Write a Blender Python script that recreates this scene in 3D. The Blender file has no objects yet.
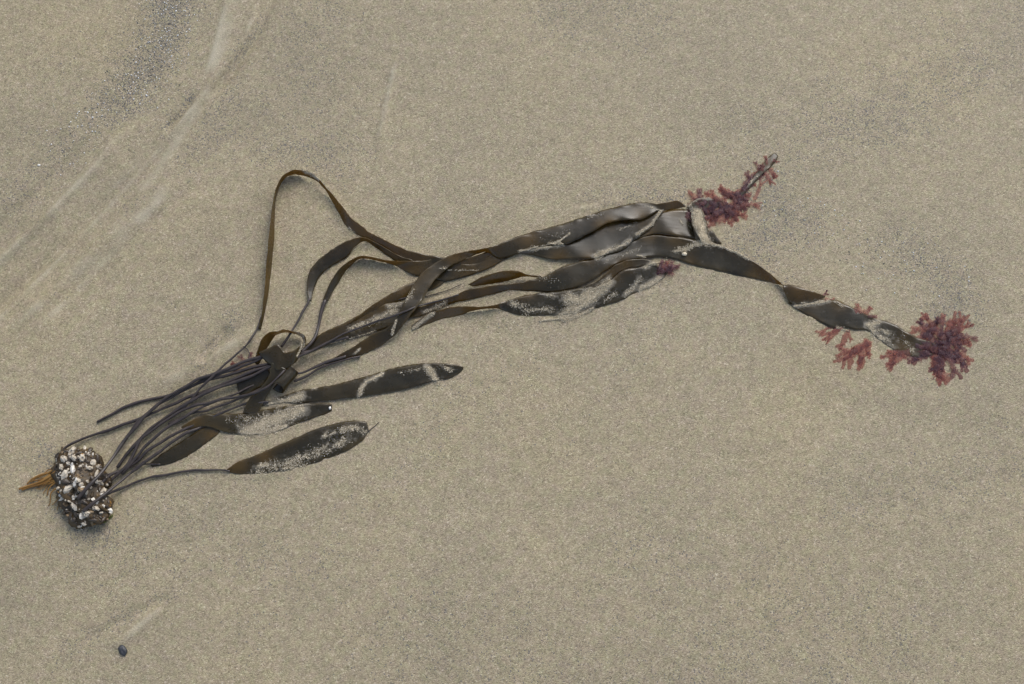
import bpy, math, random
import numpy as np
from mathutils import Vector
from mathutils.bvhtree import BVHTree

random.seed(7); rng = np.random.default_rng(7)
scene = bpy.context.scene
col = scene.collection
R = math.radians
MM = 0.001

# ------------------------------------------------------------------ camera
DIST, TILT, HFOV = 1.098, R(14), R(50)
FPX = 512 / math.tan(HFOV / 2)
CAM = np.array([0.0, -DIST * math.sin(TILT), DIST * math.cos(TILT)])
cam_data = bpy.data.cameras.new("camera"); cam = bpy.data.objects.new("camera", cam_data); col.objects.link(cam)
cam.location = CAM; cam.rotation_euler = (TILT, 0, 0)
cam_data.sensor_width = 36; cam_data.lens = 18 / math.tan(HFOV / 2)
cam_data.clip_start = 0.01; cam_data.clip_end = 2000
scene.camera = cam

# ------------------------------------------------------------------ world and sun: bright overcast
SUN_EL, SUN_AZ = R(41), R(62)          # azimuth measured from +X towards +Y
world = bpy.data.worlds.new("World"); scene.world = world; world.use_nodes = True
wn = world.node_tree.nodes; wl = world.node_tree.links
bg = wn["Background"]
sky = wn.new("ShaderNodeTexSky"); sky.sky_type = 'NISHITA'; sky.sun_disc = False
sky.sun_elevation = SUN_EL; sky.sun_rotation = R(90) - SUN_AZ
sky.air_density = 1.0; sky.dust_density = 2.0; sky.ozone_density = 1.0
hs = wn.new("ShaderNodeHueSaturation"); hs.inputs["Saturation"].default_value = 0.76
wl.new(sky.outputs[0], hs.inputs["Color"]); wl.new(hs.outputs[0], bg.inputs[0])
bg.inputs[1].default_value = 0.13
sun_data = bpy.data.lights.new("sun", 'SUN'); sun = bpy.data.objects.new("sun", sun_data); col.objects.link(sun)
sun_data.energy = 1.5; sun_data.angle = R(38); sun_data.color = (1.0, 0.975, 0.94)
sd = Vector((math.cos(SUN_EL) * math.cos(SUN_AZ), math.cos(SUN_EL) * math.sin(SUN_AZ), math.sin(SUN_EL)))
sun.rotation_euler = sd.to_track_quat('Z', 'Y').to_euler(); sun.location = sd * 5
scene.view_settings.view_transform = 'Standard'; scene.view_settings.look = 'None'
scene.view_settings.exposure = 0.555; scene.view_settings.gamma = 1.0
scene.cycles.use_denoising = True

# ------------------------------------------------------------------ helpers
def vnoise(x, y, seed=0):
    """smooth value noise, numpy arrays, range about -1..1"""
    xi = np.floor(x).astype(np.int64); yi = np.floor(y).astype(np.int64)
    fx = x - xi; fy = y - yi
    fx = fx * fx * (3 - 2 * fx); fy = fy * fy * (3 - 2 * fy)
    def h(a, b):
        n = (a * 374761393 + b * 668265263 + seed * 1442695041) & 0xffffffff
        n = ((n ^ (n >> 13)) * 1274126177) & 0xffffffff
        n = n ^ (n >> 16)
        return (n & 0xffff) / 32767.5 - 1.0
    a = h(xi, yi); b = h(xi + 1, yi); c = h(xi, yi + 1); d = h(xi + 1, yi + 1)
    return (a * (1 - fx) + b * fx) * (1 - fy) + (c * (1 - fx) + d * fx) * fy

def fbm(x, y, seed=0, octaves=4):
    s = np.zeros_like(x); a = 1.0; t = 0
    for o in range(octaves):
        s = s + a * vnoise(x * 2 ** o + 17.3 * o, y * 2 ** o - 9.1 * o, seed + o); t += a; a *= 0.5
    return s / t

def unproject(px, py, z):
    """photo pixel -> world point at height z (metres); the photo was traced this way"""
    px = np.asarray(px, float); py = np.asarray(py, float); z = np.asarray(z, float)
    dx = (px - 512) / FPX; dy = -(py - 342) / FPX
    c, s = math.cos(TILT), math.sin(TILT)
    wx = dx; wy = dy * c + s; wz = dy * s - c
    t = (z - CAM[2]) / wz
    return np.stack([CAM[0] + wx * t, CAM[1] + wy * t, CAM[2] + wz * t], -1)

def poly_px(pts, z=0.0):
    p = np.array(pts, float)
    return unproject(p[:, 0], p[:, 1], z)[:, :2]

def dist_polyline(x, y, line):
    """distance to a polyline, signed side, and 0..1 position along it"""
    best = np.full(x.shape, 1e9); side = np.zeros(x.shape); tt = np.zeros(x.shape)
    seg = np.linalg.norm(np.diff(line, axis=0), axis=1); cum = np.concatenate([[0], np.cumsum(seg)])
    for i in range(len(line) - 1):
        a, b = line[i], line[i + 1]; d = b - a; L2 = d @ d
        t = np.clip(((x - a[0]) * d[0] + (y - a[1]) * d[1]) / L2, 0, 1)
        qx = x - a[0] - t * d[0]; qy = y - a[1] - t * d[1]
        dd = np.hypot(qx, qy); m = dd < best
        best = np.where(m, dd, best); side = np.where(m, np.sign(d[0] * qy - d[1] * qx), side)
        tt = np.where(m, (cum[i] + t * seg[i]) / cum[-1], tt)
    return best, side, tt

# ------------------------------------------------------------------ relief of the beach (height in metres)
# runnels left by the swash: polyline in photo pixels, half width mm, height mm (plus = ridge), one-sided steepness
RUNNELS = [
    ([(-120, 372), (0, 262), (50, 214), (98, 165), (116, 140), (150, 116)], 9, 2.1),
    ([(-120, 330), (0, 222), (40, 190), (80, 150), (110, 122)], 10, -1.0),
    ([(-60, 350), (40, 270), (90, 218), (130, 180), (165, 140), (185, 112)], 13, -1.3),
    ([(60, 290), (120, 218), (160, 165), (196, 112), (206, 96), (216, 66), (230, 20), (246, -40)], 13, 1.0),
    ([(166, 130), (180, 116), (192, 98)], 4, -0.9),
    ([(205, 98), (222, 80), (240, 60), (256, 40), (270, 10), (285, -40)], 8, -1.1),
    ([(40, 320), (110, 250), (165, 200), (225, 145), (270, 105)], 16, -1.1),
    ([(10, 330), (90, 262), (150, 205), (180, 170)], 9, 1.0),
    ([(198, 362), (206, 350), (216, 338), (228, 324)], 6, -1.4),
    ([(150, 386), (185, 372), (210, 356), (240, 340), (262, 322)], 9, 1.0),
    ([(375, 150), (385, 110), (396, 60)], 5, 0.7),
    ([(80, 645), (105, 628), (140, 610), (172, 594)], 5, -0.8),
    ([(110, 650), (140, 625), (165, 605)], 6, 0.9),
    ([(570, 204), (588, 203), (600, 200)], 3, -0.35),
    ([(575, 208), (602, 203), (625, 198)], 4, 0.3),
    ([(690, 300), (820, 400), (1100, 470)], 40, -0.6),
    ([(820, 505), (930, 490), (1040, 478), (1150, 470)], 20, -0.35),
]
RUNNELS += [
    ([(275, -40), (262, -5), (246, 38), (216, 80), (190, 112), (164, 142), (130, 182), (98, 218), (55, 262), (0, 318), (-60, 370)], 5, 0.9),
    ([(285, -40), (270, 0), (253, 40), (224, 84), (198, 116), (172, 147), (138, 188), (106, 225), (62, 270), (0, 335)], 6, -0.8),
    ([(236, -40), (226, 10), (212, 60), (196, 92), (172, 118), (140, 160), (100, 200)], 6, 0.6),
    ([(-40, 300), (0, 268), (52, 220), (102, 170), (122, 144)], 5, -0.8),
    ([(20, 345), (90, 275), (140, 222), (190, 170)], 7, 0.6),
]
RUN_W = [(poly_px(p), w * 0.85 * MM, h * MM) for p, w, h in RUNNELS]

def ground_z(x, y, fine=True):
    x = np.asarray(x, float); y = np.asarray(y, float)
    z = 0.0045 * fbm(x * 1.6, y * 1.6, 3, 2) + 0.0016 * fbm(x * 7, y * 7, 11, 3)
    z = z + 0.05 * vnoise(x * 0.12, y * 0.12, 40) * np.clip((np.hypot(x, y) - 1.2) / 6, 0, 1)
    u = x * 0.69 + y * 0.72; v = -x * 0.72 + y * 0.69       # along and across the backwash direction
    lw = np.clip((-(x) - 0.05) / 0.35, 0, 1) * np.clip((y + 0.25) / 0.3, 0, 1)
    z = z + 0.0022 * fbm(v * 42 + 0.8 * vnoise(u * 4, v * 4, 5), u * 3.2, 21, 3) * (0.15 + 0.85 * lw)
    shp = z.shape; z = np.atleast_1d(z).ravel().copy(); xf, yf, uf, vf = (np.atleast_1d(q).ravel() for q in (x, y, u, v))
    for line, w, h in RUN_W:
        lo = line.min(0) - 3.2 * w; hi = line.max(0) + 3.2 * w
        k = np.nonzero((xf > lo[0]) & (xf < hi[0]) & (yf > lo[1]) & (yf < hi[1]))[0]
        if len(k) == 0: continue
        d, s, t = dist_polyline(xf[k], yf[k], line)
        wob = 1 + 0.25 * vnoise(uf[k] * 16 + w * 900, vf[k] * 16, 31)
        prof = np.exp(-(d / (w * np.where(s > 0, 0.75, 1.25))) ** 2)
        fade = np.clip(np.minimum(t, 1 - t) / 0.15, 0, 1)
        z[k] += 2.4 * h * wob * prof * fade
    z = z.reshape(shp)
    if fine:
        z = z + 0.00030 * fbm(x * 120, y * 120, 51, 3)
    return z

# ------------------------------------------------------------------ materials
def new_mat(name):
    m = bpy.data.materials.new(name); m.use_nodes = True
    nt = m.node_tree; p = nt.nodes["Principled BSDF"]
    return m, nt, p

def ramp(nt, fac, stops, interp='LINEAR'):
    r = nt.nodes.new("ShaderNodeValToRGB"); r.color_ramp.interpolation = interp
    els = r.color_ramp.elements
    while len(els) < len(stops): els.new(0.5)
    for e, (pos, c) in zip(els, stops):
        e.position = pos; e.color = (*c, 1)
    nt.links.new(fac, r.inputs[0]); return r.outputs[0]

def texcoord(nt, out="Object"):
    return nt.nodes.new("ShaderNodeTexCoord").outputs[out]

def noise(nt, vec, scale, detail=3, rough=0.6):
    n = nt.nodes.new("ShaderNodeTexNoise"); n.inputs["Scale"].default_value = scale
    n.inputs["Detail"].default_value = detail; n.inputs["Roughness"].default_value = rough
    nt.links.new(vec, n.inputs["Vector"]); return n.outputs["Fac"]

def math_node(nt, op, a, b=None, clamp=False):
    n = nt.nodes.new("ShaderNodeMath"); n.operation = op; n.use_clamp = clamp
    for i, v in enumerate((a, b)):
        if v is None: continue
        if isinstance(v, (int, float)): n.inputs[i].default_value = v
        else: nt.links.new(v, n.inputs[i])
    return n.outputs[0]

def mixc(nt, fac, a, b, blend='MIX'):
    n = nt.nodes.new("ShaderNodeMix"); n.data_type = 'RGBA'; n.blend_type = blend
    for sock, v in ((n.inputs[0], fac), (n.inputs[6], a), (n.inputs[7], b)):
        if isinstance(v, (int, float)): sock.default_value = v
        elif isinstance(v, tuple): sock.default_value = (*v, 1)
        else: nt.links.new(v, sock)
    return n.outputs[2]

GRAIN_STOPS = [(0.0, (0.150, 0.132, 0.095)), (0.10, (0.200, 0.178, 0.130)), (0.30, (0.262, 0.236, 0.174)),
               (0.55, (0.305, 0.276, 0.205)), (0.80, (0.345, 0.313, 0.235)), (0.94, (0.40, 0.366, 0.285)), (1.0, (0.54, 0.51, 0.43))]

def sand_material():
    m, nt, p = new_mat("sand")
    co = texcoord(nt)
    def vor(scale):
        v = nt.nodes.new("ShaderNodeTexVoronoi"); v.inputs["Scale"].default_value = scale
        nt.links.new(co, v.inputs["Vector"]); return v
    v1 = vor(980); v2 = vor(560)
    s1 = nt.nodes.new("ShaderNodeSeparateColor"); nt.links.new(v1.outputs["Color"], s1.inputs[0])
    s2 = nt.nodes.new("ShaderNodeSeparateColor"); nt.links.new(v2.outputs["Color"], s2.inputs[0])
    c1 = ramp(nt, s1.outputs[0], GRAIN_STOPS); c2 = ramp(nt, s2.outputs[1], GRAIN_STOPS)
    c = mixc(nt, 0.30, c1, c2)
    big = noise(nt, co, 5.0, 4, 0.55)
    tint = ramp(nt, big, [(0.30, (0.90, 0.905, 0.92)), (0.5, (1.0, 1.0, 1.0)), (0.72, (1.05, 1.035, 0.99))])
    c = mixc(nt, 1.0, c, tint, 'MULTIPLY')
    mid = noise(nt, co, 60, 3, 0.6)
    tint2 = ramp(nt, mid, [(0.25, (0.90, 0.90, 0.91)), (0.75, (1.08, 1.075, 1.06))])
    c = mixc(nt, 1.0, c, tint2, 'MULTIPLY')
    hue = noise(nt, co, 130, 2, 0.5)
    tint3 = ramp(nt, hue, [(0.30, (0.965, 1.01, 0.95)), (0.5, (1.0, 1.0, 1.0)), (0.70, (1.02, 0.985, 1.05))])
    c = mixc(nt, 1.0, c, tint3, 'MULTIPLY'); c = mixc(nt, 1.0, c, (1.055, 0.975, 0.830), 'MULTIPLY')
    a = nt.nodes.new("ShaderNodeAttribute"); a.attribute_name = "mineral"
    # heavy-mineral sand: more of the grains are dark where the mask is high
    mf = math_node(nt, 'MAXIMUM', a.outputs["Fac"], 0.0)
    pick = math_node(nt, 'GREATER_THAN', math_node(nt, 'MULTIPLY', mf, 0.50), s1.outputs[2])
    c = mixc(nt, pick, c, (0.135, 0.124, 0.107))
    soft = mixc(nt, 1.0, c, (0.88, 0.885, 0.89), 'MULTIPLY')
    c = mixc(nt, mf, c, soft)
    pf = math_node(nt, 'MAXIMUM', math_node(nt, 'MULTIPLY', a.outputs["Fac"], -1.0), 0.0)
    c = mixc(nt, pf, c, (0.47, 0.42, 0.31))
    nt.links.new(c, p.inputs["Base Color"])
    p.inputs["Roughness"].default_value = 0.62; p.inputs["Specular IOR Level"].default_value = 0.35
    b = nt.nodes.new("ShaderNodeBump"); b.inputs["Strength"].default_value = 0.55; b.inputs["Distance"].default_value = 0.0007
    h = math_node(nt, 'SUBTRACT', 1.0, v1.outputs["Distance"])
    nt.links.new(h, b.inputs["Height"]); nt.links.new(b.outputs[0], p.inputs["Normal"])
    return m

def grain_material():
    m, nt, p = new_mat("loose_grain")
    a = nt.nodes.new("ShaderNodeAttribute"); a.attribute_name = "grain_colour"
    nt.links.new(a.outputs["Color"], p.inputs["Base Color"])
    p.inputs["Roughness"].default_value = 0.45; p.inputs["Specular IOR Level"].default_value = 0.45
    return m

def kelp_material(name, thin, thick, rough=0.30, trans=0.35):
    """wet brown kelp: dark olive body, amber where it is thin"""
    m, nt, p = new_mat(name)
    co = texcoord(nt)
    n0 = noise(nt, co, 13, 2, 0.5); n1 = noise(nt, co, 55, 4, 0.6); n2 = noise(nt, co, 420, 3, 0.65)
    c = mixc(nt, n1, thick, thin)
    age = ramp(nt, n0, [(0.35, (0.80, 0.84, 0.90)), (0.52, (1.0, 1.0, 1.0)), (0.68, (1.55, 1.32, 0.95))])
    c = mixc(nt, 1.0, c, age, 'MULTIPLY')
    sp = ramp(nt, n2, [(0.30, (0.84, 0.84, 0.84)), (0.60, (1.0, 1.0, 1.0)), (0.78, (1.16, 1.13, 1.06))])
    c = mixc(nt, 1.0, c, sp, 'MULTIPLY')
    # thin worn tissue along the margins is paler amber
    ea = nt.nodes.new("ShaderNodeAttribute"); ea.attribute_name = "margin"
    patchy = ramp(nt, noise(nt, co, 34, 3, 0.6), [(0.38, (0, 0, 0)), (0.64, (1, 1, 1))])
    ef = math_node(nt, 'MULTIPLY', math_node(nt, 'MULTIPLY', ea.outputs["Fac"], 0.75), patchy)
    c = mixc(nt, ef, c, (0.098, 0.068, 0.017))
    ta_ = nt.nodes.new("ShaderNodeAttribute"); ta_.attribute_name = "thin"
    tf = math_node(nt, 'MULTIPLY', math_node(nt, 'MULTIPLY', ta_.outputs["Fac"], 0.8), math_node(nt, 'ADD', n1, 0.3), True)
    c = mixc(nt, tf, c, (0.115, 0.066, 0.009))
    rr = ramp(nt, n1, [(0.3, (rough - 0.06,) * 3), (0.7, (rough + 0.12,) * 3)])
    da_ = nt.nodes.new("ShaderNodeAttribute"); da_.attribute_name = "dust"
    dn = math_node(nt, 'ADD', noise(nt, co, 240, 4, 0.7), -0.62)
    df = math_node(nt, 'ADD', math_node(nt, 'MULTIPLY', da_.outputs["Fac"], 1.0), math_node(nt, 'MULTIPLY', dn, 1.5))
    df = math_node(nt, 'MULTIPLY', df, 1.3, True)
    c = mixc(nt, df, c, (0.39, 0.35, 0.27)); rr = mixc(nt, df, rr, (0.75, 0.75, 0.75))
    nt.links.new(c, p.inputs["Base Color"])
    nt.links.new(rr, p.inputs["Roughness"])
    p.inputs["Specular IOR Level"].default_value = 0.76
    b = nt.nodes.new("ShaderNodeBump"); b.inputs["Strength"].default_value = 0.22; b.inputs["Distance"].default_value = 0.0005
    mp = nt.nodes.new("ShaderNodeMapping"); mp.inputs["Rotation"].default_value = (0, 0, R(-18)); mp.inputs["Scale"].default_value = (0.3, 1.6, 1)
    nt.links.new(co, mp.inputs["Vector"])
    nb = noise(nt, mp.outputs[0], 190, 4, 0.55)
    nt.links.new(nb, b.inputs["Height"]); nt.links.new(b.outputs[0], p.inputs["Normal"])
    t = nt.nodes.new("ShaderNodeBsdfTranslucent"); t.inputs[0].default_value = (0.43, 0.28, 0.035, 1)
    mx = nt.nodes.new("ShaderNodeMixShader"); mx.inputs[0].default_value = trans
    nt.links.new(p.outputs[0], mx.inputs[1]); nt.links.new(t.outputs[0], mx.inputs[2])
    out = nt.nodes["Material Output"]; nt.links.new(mx.outputs[0], out.inputs[0])
    return m

def frond_material(name, c1, c2, trans_col, alpha):
    m, nt, p = new_mat(name)
    co = texcoord(nt)
    c = mixc(nt, noise(nt, co, 150, 3), c1, c2)
    nt.links.new(c, p.inputs["Base Color"])
    p.inputs["Roughness"].default_value = 0.4; p.inputs["Specular IOR Level"].default_value = 0.5
    t = nt.nodes.new("ShaderNodeBsdfTranslucent"); t.inputs[0].default_value = (*trans_col, 1)
    mx = nt.nodes.new("ShaderNodeMixShader"); mx.inputs[0].default_value = 0.42
    nt.links.new(p.outputs[0], mx.inputs[1]); nt.links.new(t.outputs[0], mx.inputs[2])
    tr = nt.nodes.new("ShaderNodeBsdfTransparent"); tr.inputs[0].default_value = (0.96, 0.84, 0.82, 1)
    m2 = nt.nodes.new("ShaderNodeMixShader"); m2.inputs[0].default_value = alpha
    nt.links.new(tr.outputs[0], m2.inputs[1]); nt.links.new(mx.outputs[0], m2.inputs[2])
    nt.links.new(m2.outputs[0], nt.nodes["Material Output"].inputs[0])
    return m

def plain_material(name, c1, c2, scale, rough, spec=0.5, bump=0.0, trans=None):
    m, nt, p = new_mat(name)
    co = texcoord(nt)
    n = noise(nt, co, scale, 4, 0.6)
    f = ramp(nt, n, [(0.35, (0, 0, 0)), (0.65, (1, 1, 1))])
    nt.links.new(mixc(nt, f, c1, c2), p.inputs["Base Color"])
    p.inputs["Roughness"].default_value = rough; p.inputs["Specular IOR Level"].default_value = spec
    if bump:
        b = nt.nodes.new("ShaderNodeBump"); b.inputs["Strength"].default_value = 0.6; b.inputs["Distance"].default_value = bump
        nt.links.new(n, b.inputs["Height"]); nt.links.new(b.outputs[0], p.inputs["Normal"])
    if trans:
        t = nt.nodes.new("ShaderNodeBsdfTranslucent"); t.inputs[0].default_value = (*trans, 1)
        mx = nt.nodes.new("ShaderNodeMixShader"); mx.inputs[0].default_value = 0.4
        nt.links.new(p.outputs[0], mx.inputs[1]); nt.links.new(t.outputs[0], mx.inputs[2])
        nt.links.new(mx.outputs[0], nt.nodes["Material Output"].inputs[0])
    return m

M = {
    'sand': sand_material(),
    'grain': grain_material(),
    'blade': kelp_material("kelp_blade", (0.048, 0.038, 0.013), (0.021, 0.019, 0.009), 0.25, 0.40),
    'stipe': plain_material("kelp_stipe", (0.025, 0.019, 0.017), (0.052, 0.039, 0.033), 160, 0.42, 0.5, 0.0004),
    'holdfast': plain_material("holdfast_root", (0.026, 0.018, 0.009), (0.095, 0.060, 0.024), 130, 0.55, 0.4, 0.0012),
    'root': plain_material("tan_root", (0.44, 0.25, 0.07), (0.28, 0.14, 0.035), 120, 0.4, 0.5, 0, (0.5, 0.28, 0.07)),
    'barnacle': plain_material("barnacle_plate", (0.72, 0.66, 0.55), (0.40, 0.33, 0.24), 230, 0.38, 0.5, 0.0006),
    'tanshell': plain_material("tan_plate", (0.32, 0.23, 0.13), (0.15, 0.10, 0.055), 220, 0.4, 0.5, 0.0005),
    'mussel': plain_material("dark_shell", (0.022, 0.016, 0.012), (0.075, 0.052, 0.030), 180, 0.25, 0.6, 0.0003),
    'red': frond_material("red_frond", (0.42, 0.235, 0.205), (0.28, 0.165, 0.165), (0.52, 0.32, 0.29), 0.20),
    'purple': frond_material("purple_frond", (0.205, 0.135, 0.160), (0.120, 0.088, 0.112), (0.32, 0.215, 0.235), 0.27),
    'green': plain_material("green_shred", (0.16, 0.18, 0.02), (0.10, 0.13, 0.02), 150, 0.4, 0.5, 0, (0.3, 0.34, 0.03)),
    'pebble': plain_material("dark_stone", (0.022, 0.024, 0.03), (0.045, 0.045, 0.05), 260, 0.5, 0.5, 0.0005),
    'shell': plain_material("white_shell", (0.78, 0.75, 0.68), (0.6, 0.55, 0.46), 200, 0.3, 0.5),
}

# ------------------------------------------------------------------ object helpers
def link(name, mesh, mat, parent=None):
    o = bpy.data.objects.new(name, mesh); col.objects.link(o)
    if mat is not None and len(mesh.materials) == 0: mesh.materials.append(mat)
    if parent is not None:
        o.parent = parent
        o.matrix_parent_inverse = parent.matrix_world.inverted()
    return o

def mesh_np(name, verts, faces, smooth=True):
    """faces: (n,3) or (n,4) int array"""
    verts = np.asarray(verts, np.float32); faces = np.asarray(faces, np.int32)
    k = faces.shape[1]; me = bpy.data.meshes.new(name)
    me.vertices.add(len(verts)); me.vertices.foreach_set("co", verts.ravel())
    me.loops.add(faces.size); me.loops.foreach_set("vertex_index", faces.ravel())
    me.polygons.add(len(faces)); me.polygons.foreach_set("loop_start", np.arange(0, faces.size, k, dtype=np.int32))
    me.polygons.foreach_set("use_smooth", np.full(len(faces), smooth, dtype=bool))
    me.update(calc_edges=True); me.validate(); return me

def tag(o, label=None, cat=None, group=None, kind=None):
    if label: o["label"] = label
    if cat: o["category"] = cat
    if group: o["group"] = group
    if kind: o["kind"] = kind
    return o

def empty(name, loc):
    o = bpy.data.objects.new(name, None); col.objects.link(o); o.location = loc
    o.empty_display_size = 0.02
    o.matrix_world.translation = loc
    return o

def catmull(P, step):
    """P (n,k) control points -> densely resampled curve, spacing measured in the first two columns"""
    P = np.asarray(P, float); n = len(P)
    Q = np.vstack([2 * P[0] - P[1], P, 2 * P[-1] - P[-2]])
    out = []
    for i in range(n - 1):
        p0, p1, p2, p3 = Q[i], Q[i + 1], Q[i + 2], Q[i + 3]
        m = max(2, int(np.ceil(np.linalg.norm((p2 - p1)[:2]) / step)))
        t = (np.arange(m) / m)[:, None]
        # tension slightly tighter than Catmull-Rom so tracing noise does not overshoot
        m1 = 0.42 * (p2 - p0); m2 = 0.42 * (p3 - p1)
        out.append((2 * t ** 3 - 3 * t ** 2 + 1) * p1 + (t ** 3 - 2 * t ** 2 + t) * m1 + (-2 * t ** 3 + 3 * t ** 2) * p2 + (t ** 3 - t ** 2) * m2)
    out.append(P[-1:]); return np.vstack(out)

def to_world(px, py, h_mm):
    """pixel + height above the sand (mm) -> world"""
    h = np.asarray(h_mm, float) * MM
    w = unproject(px, py, h)
    for _ in range(2):
        w = unproject(px, py, h + ground_z(w[..., 0], w[..., 1], False))
    return w

ALL_BLADES = []       # (verts, faces) for dropping sand on later
def ribbon(stations, seed, cup=1.0, ruffle=0.7, nx=11, step=1.6, thick=0.55):
    """stations: (xa, ya, xb, yb, za, zb): both margins in photo pixels and their heights in mm"""
    S = catmull([(*s[:4], s[4], s[5]) for s in stations], step)
    # spacing is driven by margin A only: add points where B runs long
    n = len(S); s = np.linspace(0, 1, n)
    L = np.concatenate([[0], np.cumsum(np.linalg.norm(np.diff((S[:, :2] + S[:, 2:4]) / 2, axis=0), axis=1))])
    A = to_world(S[:, 0], S[:, 1], S[:, 4]); B = to_world(S[:, 2], S[:, 3], S[:, 5])
    u = np.linspace(0, 1, nx)
    P = A[:, None, :] * (1 - u)[None, :, None] + B[:, None, :] * u[None, :, None]
    T = np.gradient((A + B) / 2, axis=0); W = B - A
    N = np.cross(W, T); ln = np.linalg.norm(N, axis=1, keepdims=True); N = np.where(ln > 1e-12, N / np.maximum(ln, 1e-12), [0, 0, 1])
    up = np.array([0.0, 0, 1.0])
    flip = np.where(N[:, 2:3] < 0, -1, 1); N = N * flip
    width = np.linalg.norm(W, axis=1)
    prof = 4 * u * (1 - u)
    cupv = 0.30 * cup * MM * (0.35 + 1.3 * vnoise(L / 31.0, np.zeros(n) + 3.1, seed)) * np.clip(width / 0.018, 0.15, 1.2)
    wave = 0.20 * MM * np.clip(width / 0.015, 0.1, 1)[:, None] * vnoise(L[:, None] / 13.0 + 0 * u[None, :], u[None, :] * 2.2 + 0 * L[:, None], seed + 5)
    P = P + N[:, None, :] * (cupv[:, None] * prof[None, :] + wave)[:, :, None]
    # ruffled margins
    ra = ruffle * MM * vnoise(L / 7.0, np.zeros(n), seed + 9) * np.clip(width / 0.012, 0.1, 1)
    rb = ruffle * MM * vnoise(L / 7.5, np.zeros(n) + 7, seed + 13) * np.clip(width / 0.012, 0.1, 1)
    P[:, 0, 2] += ra; P[:, -1, 2] += rb; P[:, 1, 2] += ra * 0.5; P[:, -2, 2] += rb * 0.5
    jag = 0.35 * MM
    na = vnoise(L / 3.0, np.zeros(n) + 1, seed + 21) + 3.0 * np.clip(vnoise(L / 4.0, np.zeros(n) + 5, seed + 25) - .62, 0, 1)
    nb_ = vnoise(L / 3.0, np.zeros(n) + 2, seed + 22) + 3.0 * np.clip(vnoise(L / 4.0, np.zeros(n) + 6, seed + 26) - .62, 0, 1)
    Wd = W / np.maximum(width, 1e-9)[:, None] * np.clip(width / .01, .1, 1)[:, None]
    P[:, 0] += Wd * (jag * na)[:, None]
    P[:, -1] -= Wd * (jag * nb_)[:, None]
    # closed sheet with thickness, thinner at the margins
    th = thick * MM * (0.45 + 0.55 * np.minimum(1, prof * 3))
    top = P + N[:, None, :] * th[None, :, None] * 0.5; bot = P - N[:, None, :] * th[None, :, None] * 0.5
    V = np.concatenate([top.reshape(-1, 3), bot.reshape(-1, 3)])
    idx = np.arange(n * nx).reshape(n, nx); o = n * nx; F = []
    a, b, c, d = idx[:-1, :-1].ravel(), idx[:-1, 1:].ravel(), idx[1:, 1:].ravel(), idx[1:, :-1].ravel()
    F.append(np.stack([a, b, c, d], 1)); F.append(np.stack([d + o, c + o, b + o, a + o], 1))
    for k in (0, nx - 1):
        e0, e1 = idx[:-1, k], idx[1:, k]
        F.append(np.stack([e0, e1, e1 + o, e0 + o], 1) if k == 0 else np.stack([e1, e0, e0 + o, e1 + o], 1))
    for k in (0, n - 1):
        e0, e1 = idx[k, :-1], idx[k, 1:]
        F.append(np.stack([e1, e0, e0 + o, e1 + o], 1) if k == 0 else np.stack([e0, e1, e1 + o, e0 + o], 1))
    margin = np.clip((np.abs(u - 0.5) - 0.20) / 0.30, 0, 1) ** 1.5
    mg = np.tile(np.broadcast_to(margin, (n, nx)).ravel(), 2)
    return V, np.vstack(F), mg

# browner tint: thin tissue, and light through tilted stretches painted in (px, px, radius mm)
THIN_BACKLIT = [(798, 291, 13), (815, 295, 12), (840, 303, 9), (490, 279, 16), (512, 276, 14), (672, 205, 11), (362, 315, 16), (385, 302, 14), (405, 290, 12), (415, 267, 15), (395, 262, 12), (470, 272, 16), (490, 262, 14), (445, 314, 18), (425, 320, 12),
        (612, 274, 10), (625, 264, 10), (192, 423, 11), (236, 466, 12), (264, 456, 9), (768, 277, 9), (755, 275, 8), (268, 280, 25), (270, 230, 25), (285, 178, 20), (335, 205, 18), (365, 233, 16), (395, 250, 16), (268, 340, 12), (285, 331, 12), (485, 291, 12), (460, 298, 12),
        (525, 290, 9), (560, 256, 9), (590, 257, 8), (650, 234, 8), (675, 236, 8), (365, 350, 12), (640, 216, 9), (610, 222, 8), (210, 434, 8), (905, 345, 12), (600, 225, 7), (768, 162, 10), (530, 238, 10), (455, 258, 12), (690, 262, 8)]
def blade(parent, segs, seed, mat='blade', label=None, **kw):
    Vs, Fs, Ms, off = [], [], [], 0
    for i, s in enumerate(segs):
        V, F, mg = ribbon(s, seed + 31 * i, **kw)
        Vs.append(V); Fs.append(F + off); Ms.append(mg); off += len(V)
    V = np.vstack(Vs); F = np.vstack(Fs)
    me = mesh_np("blade", V, F)
    thin = np.zeros(len(V))
    for (ax, ay, ar) in THIN_BACKLIT:
        c_ = unproject(ax, ay, 0.004); thin = np.maximum(thin, np.exp(-(np.hypot(V[:, 0] - c_[0], V[:, 1] - c_[1]) / (ar * MM)) ** 2))
    th_ = me.attributes.new("thin", 'FLOAT', 'POINT'); th_.data.foreach_set("value", (thin if mat == 'blade' else thin * 0).astype(np.float32))
    at = me.attributes.new("margin", 'FLOAT', 'POINT'); at.data.foreach_set("value", np.concatenate(Ms).astype(np.float32))
    ALL_BLADES.append((V, F))
    o = link("blade", me, M[mat], parent)
    if label: o["label"] = label
    return o

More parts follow.
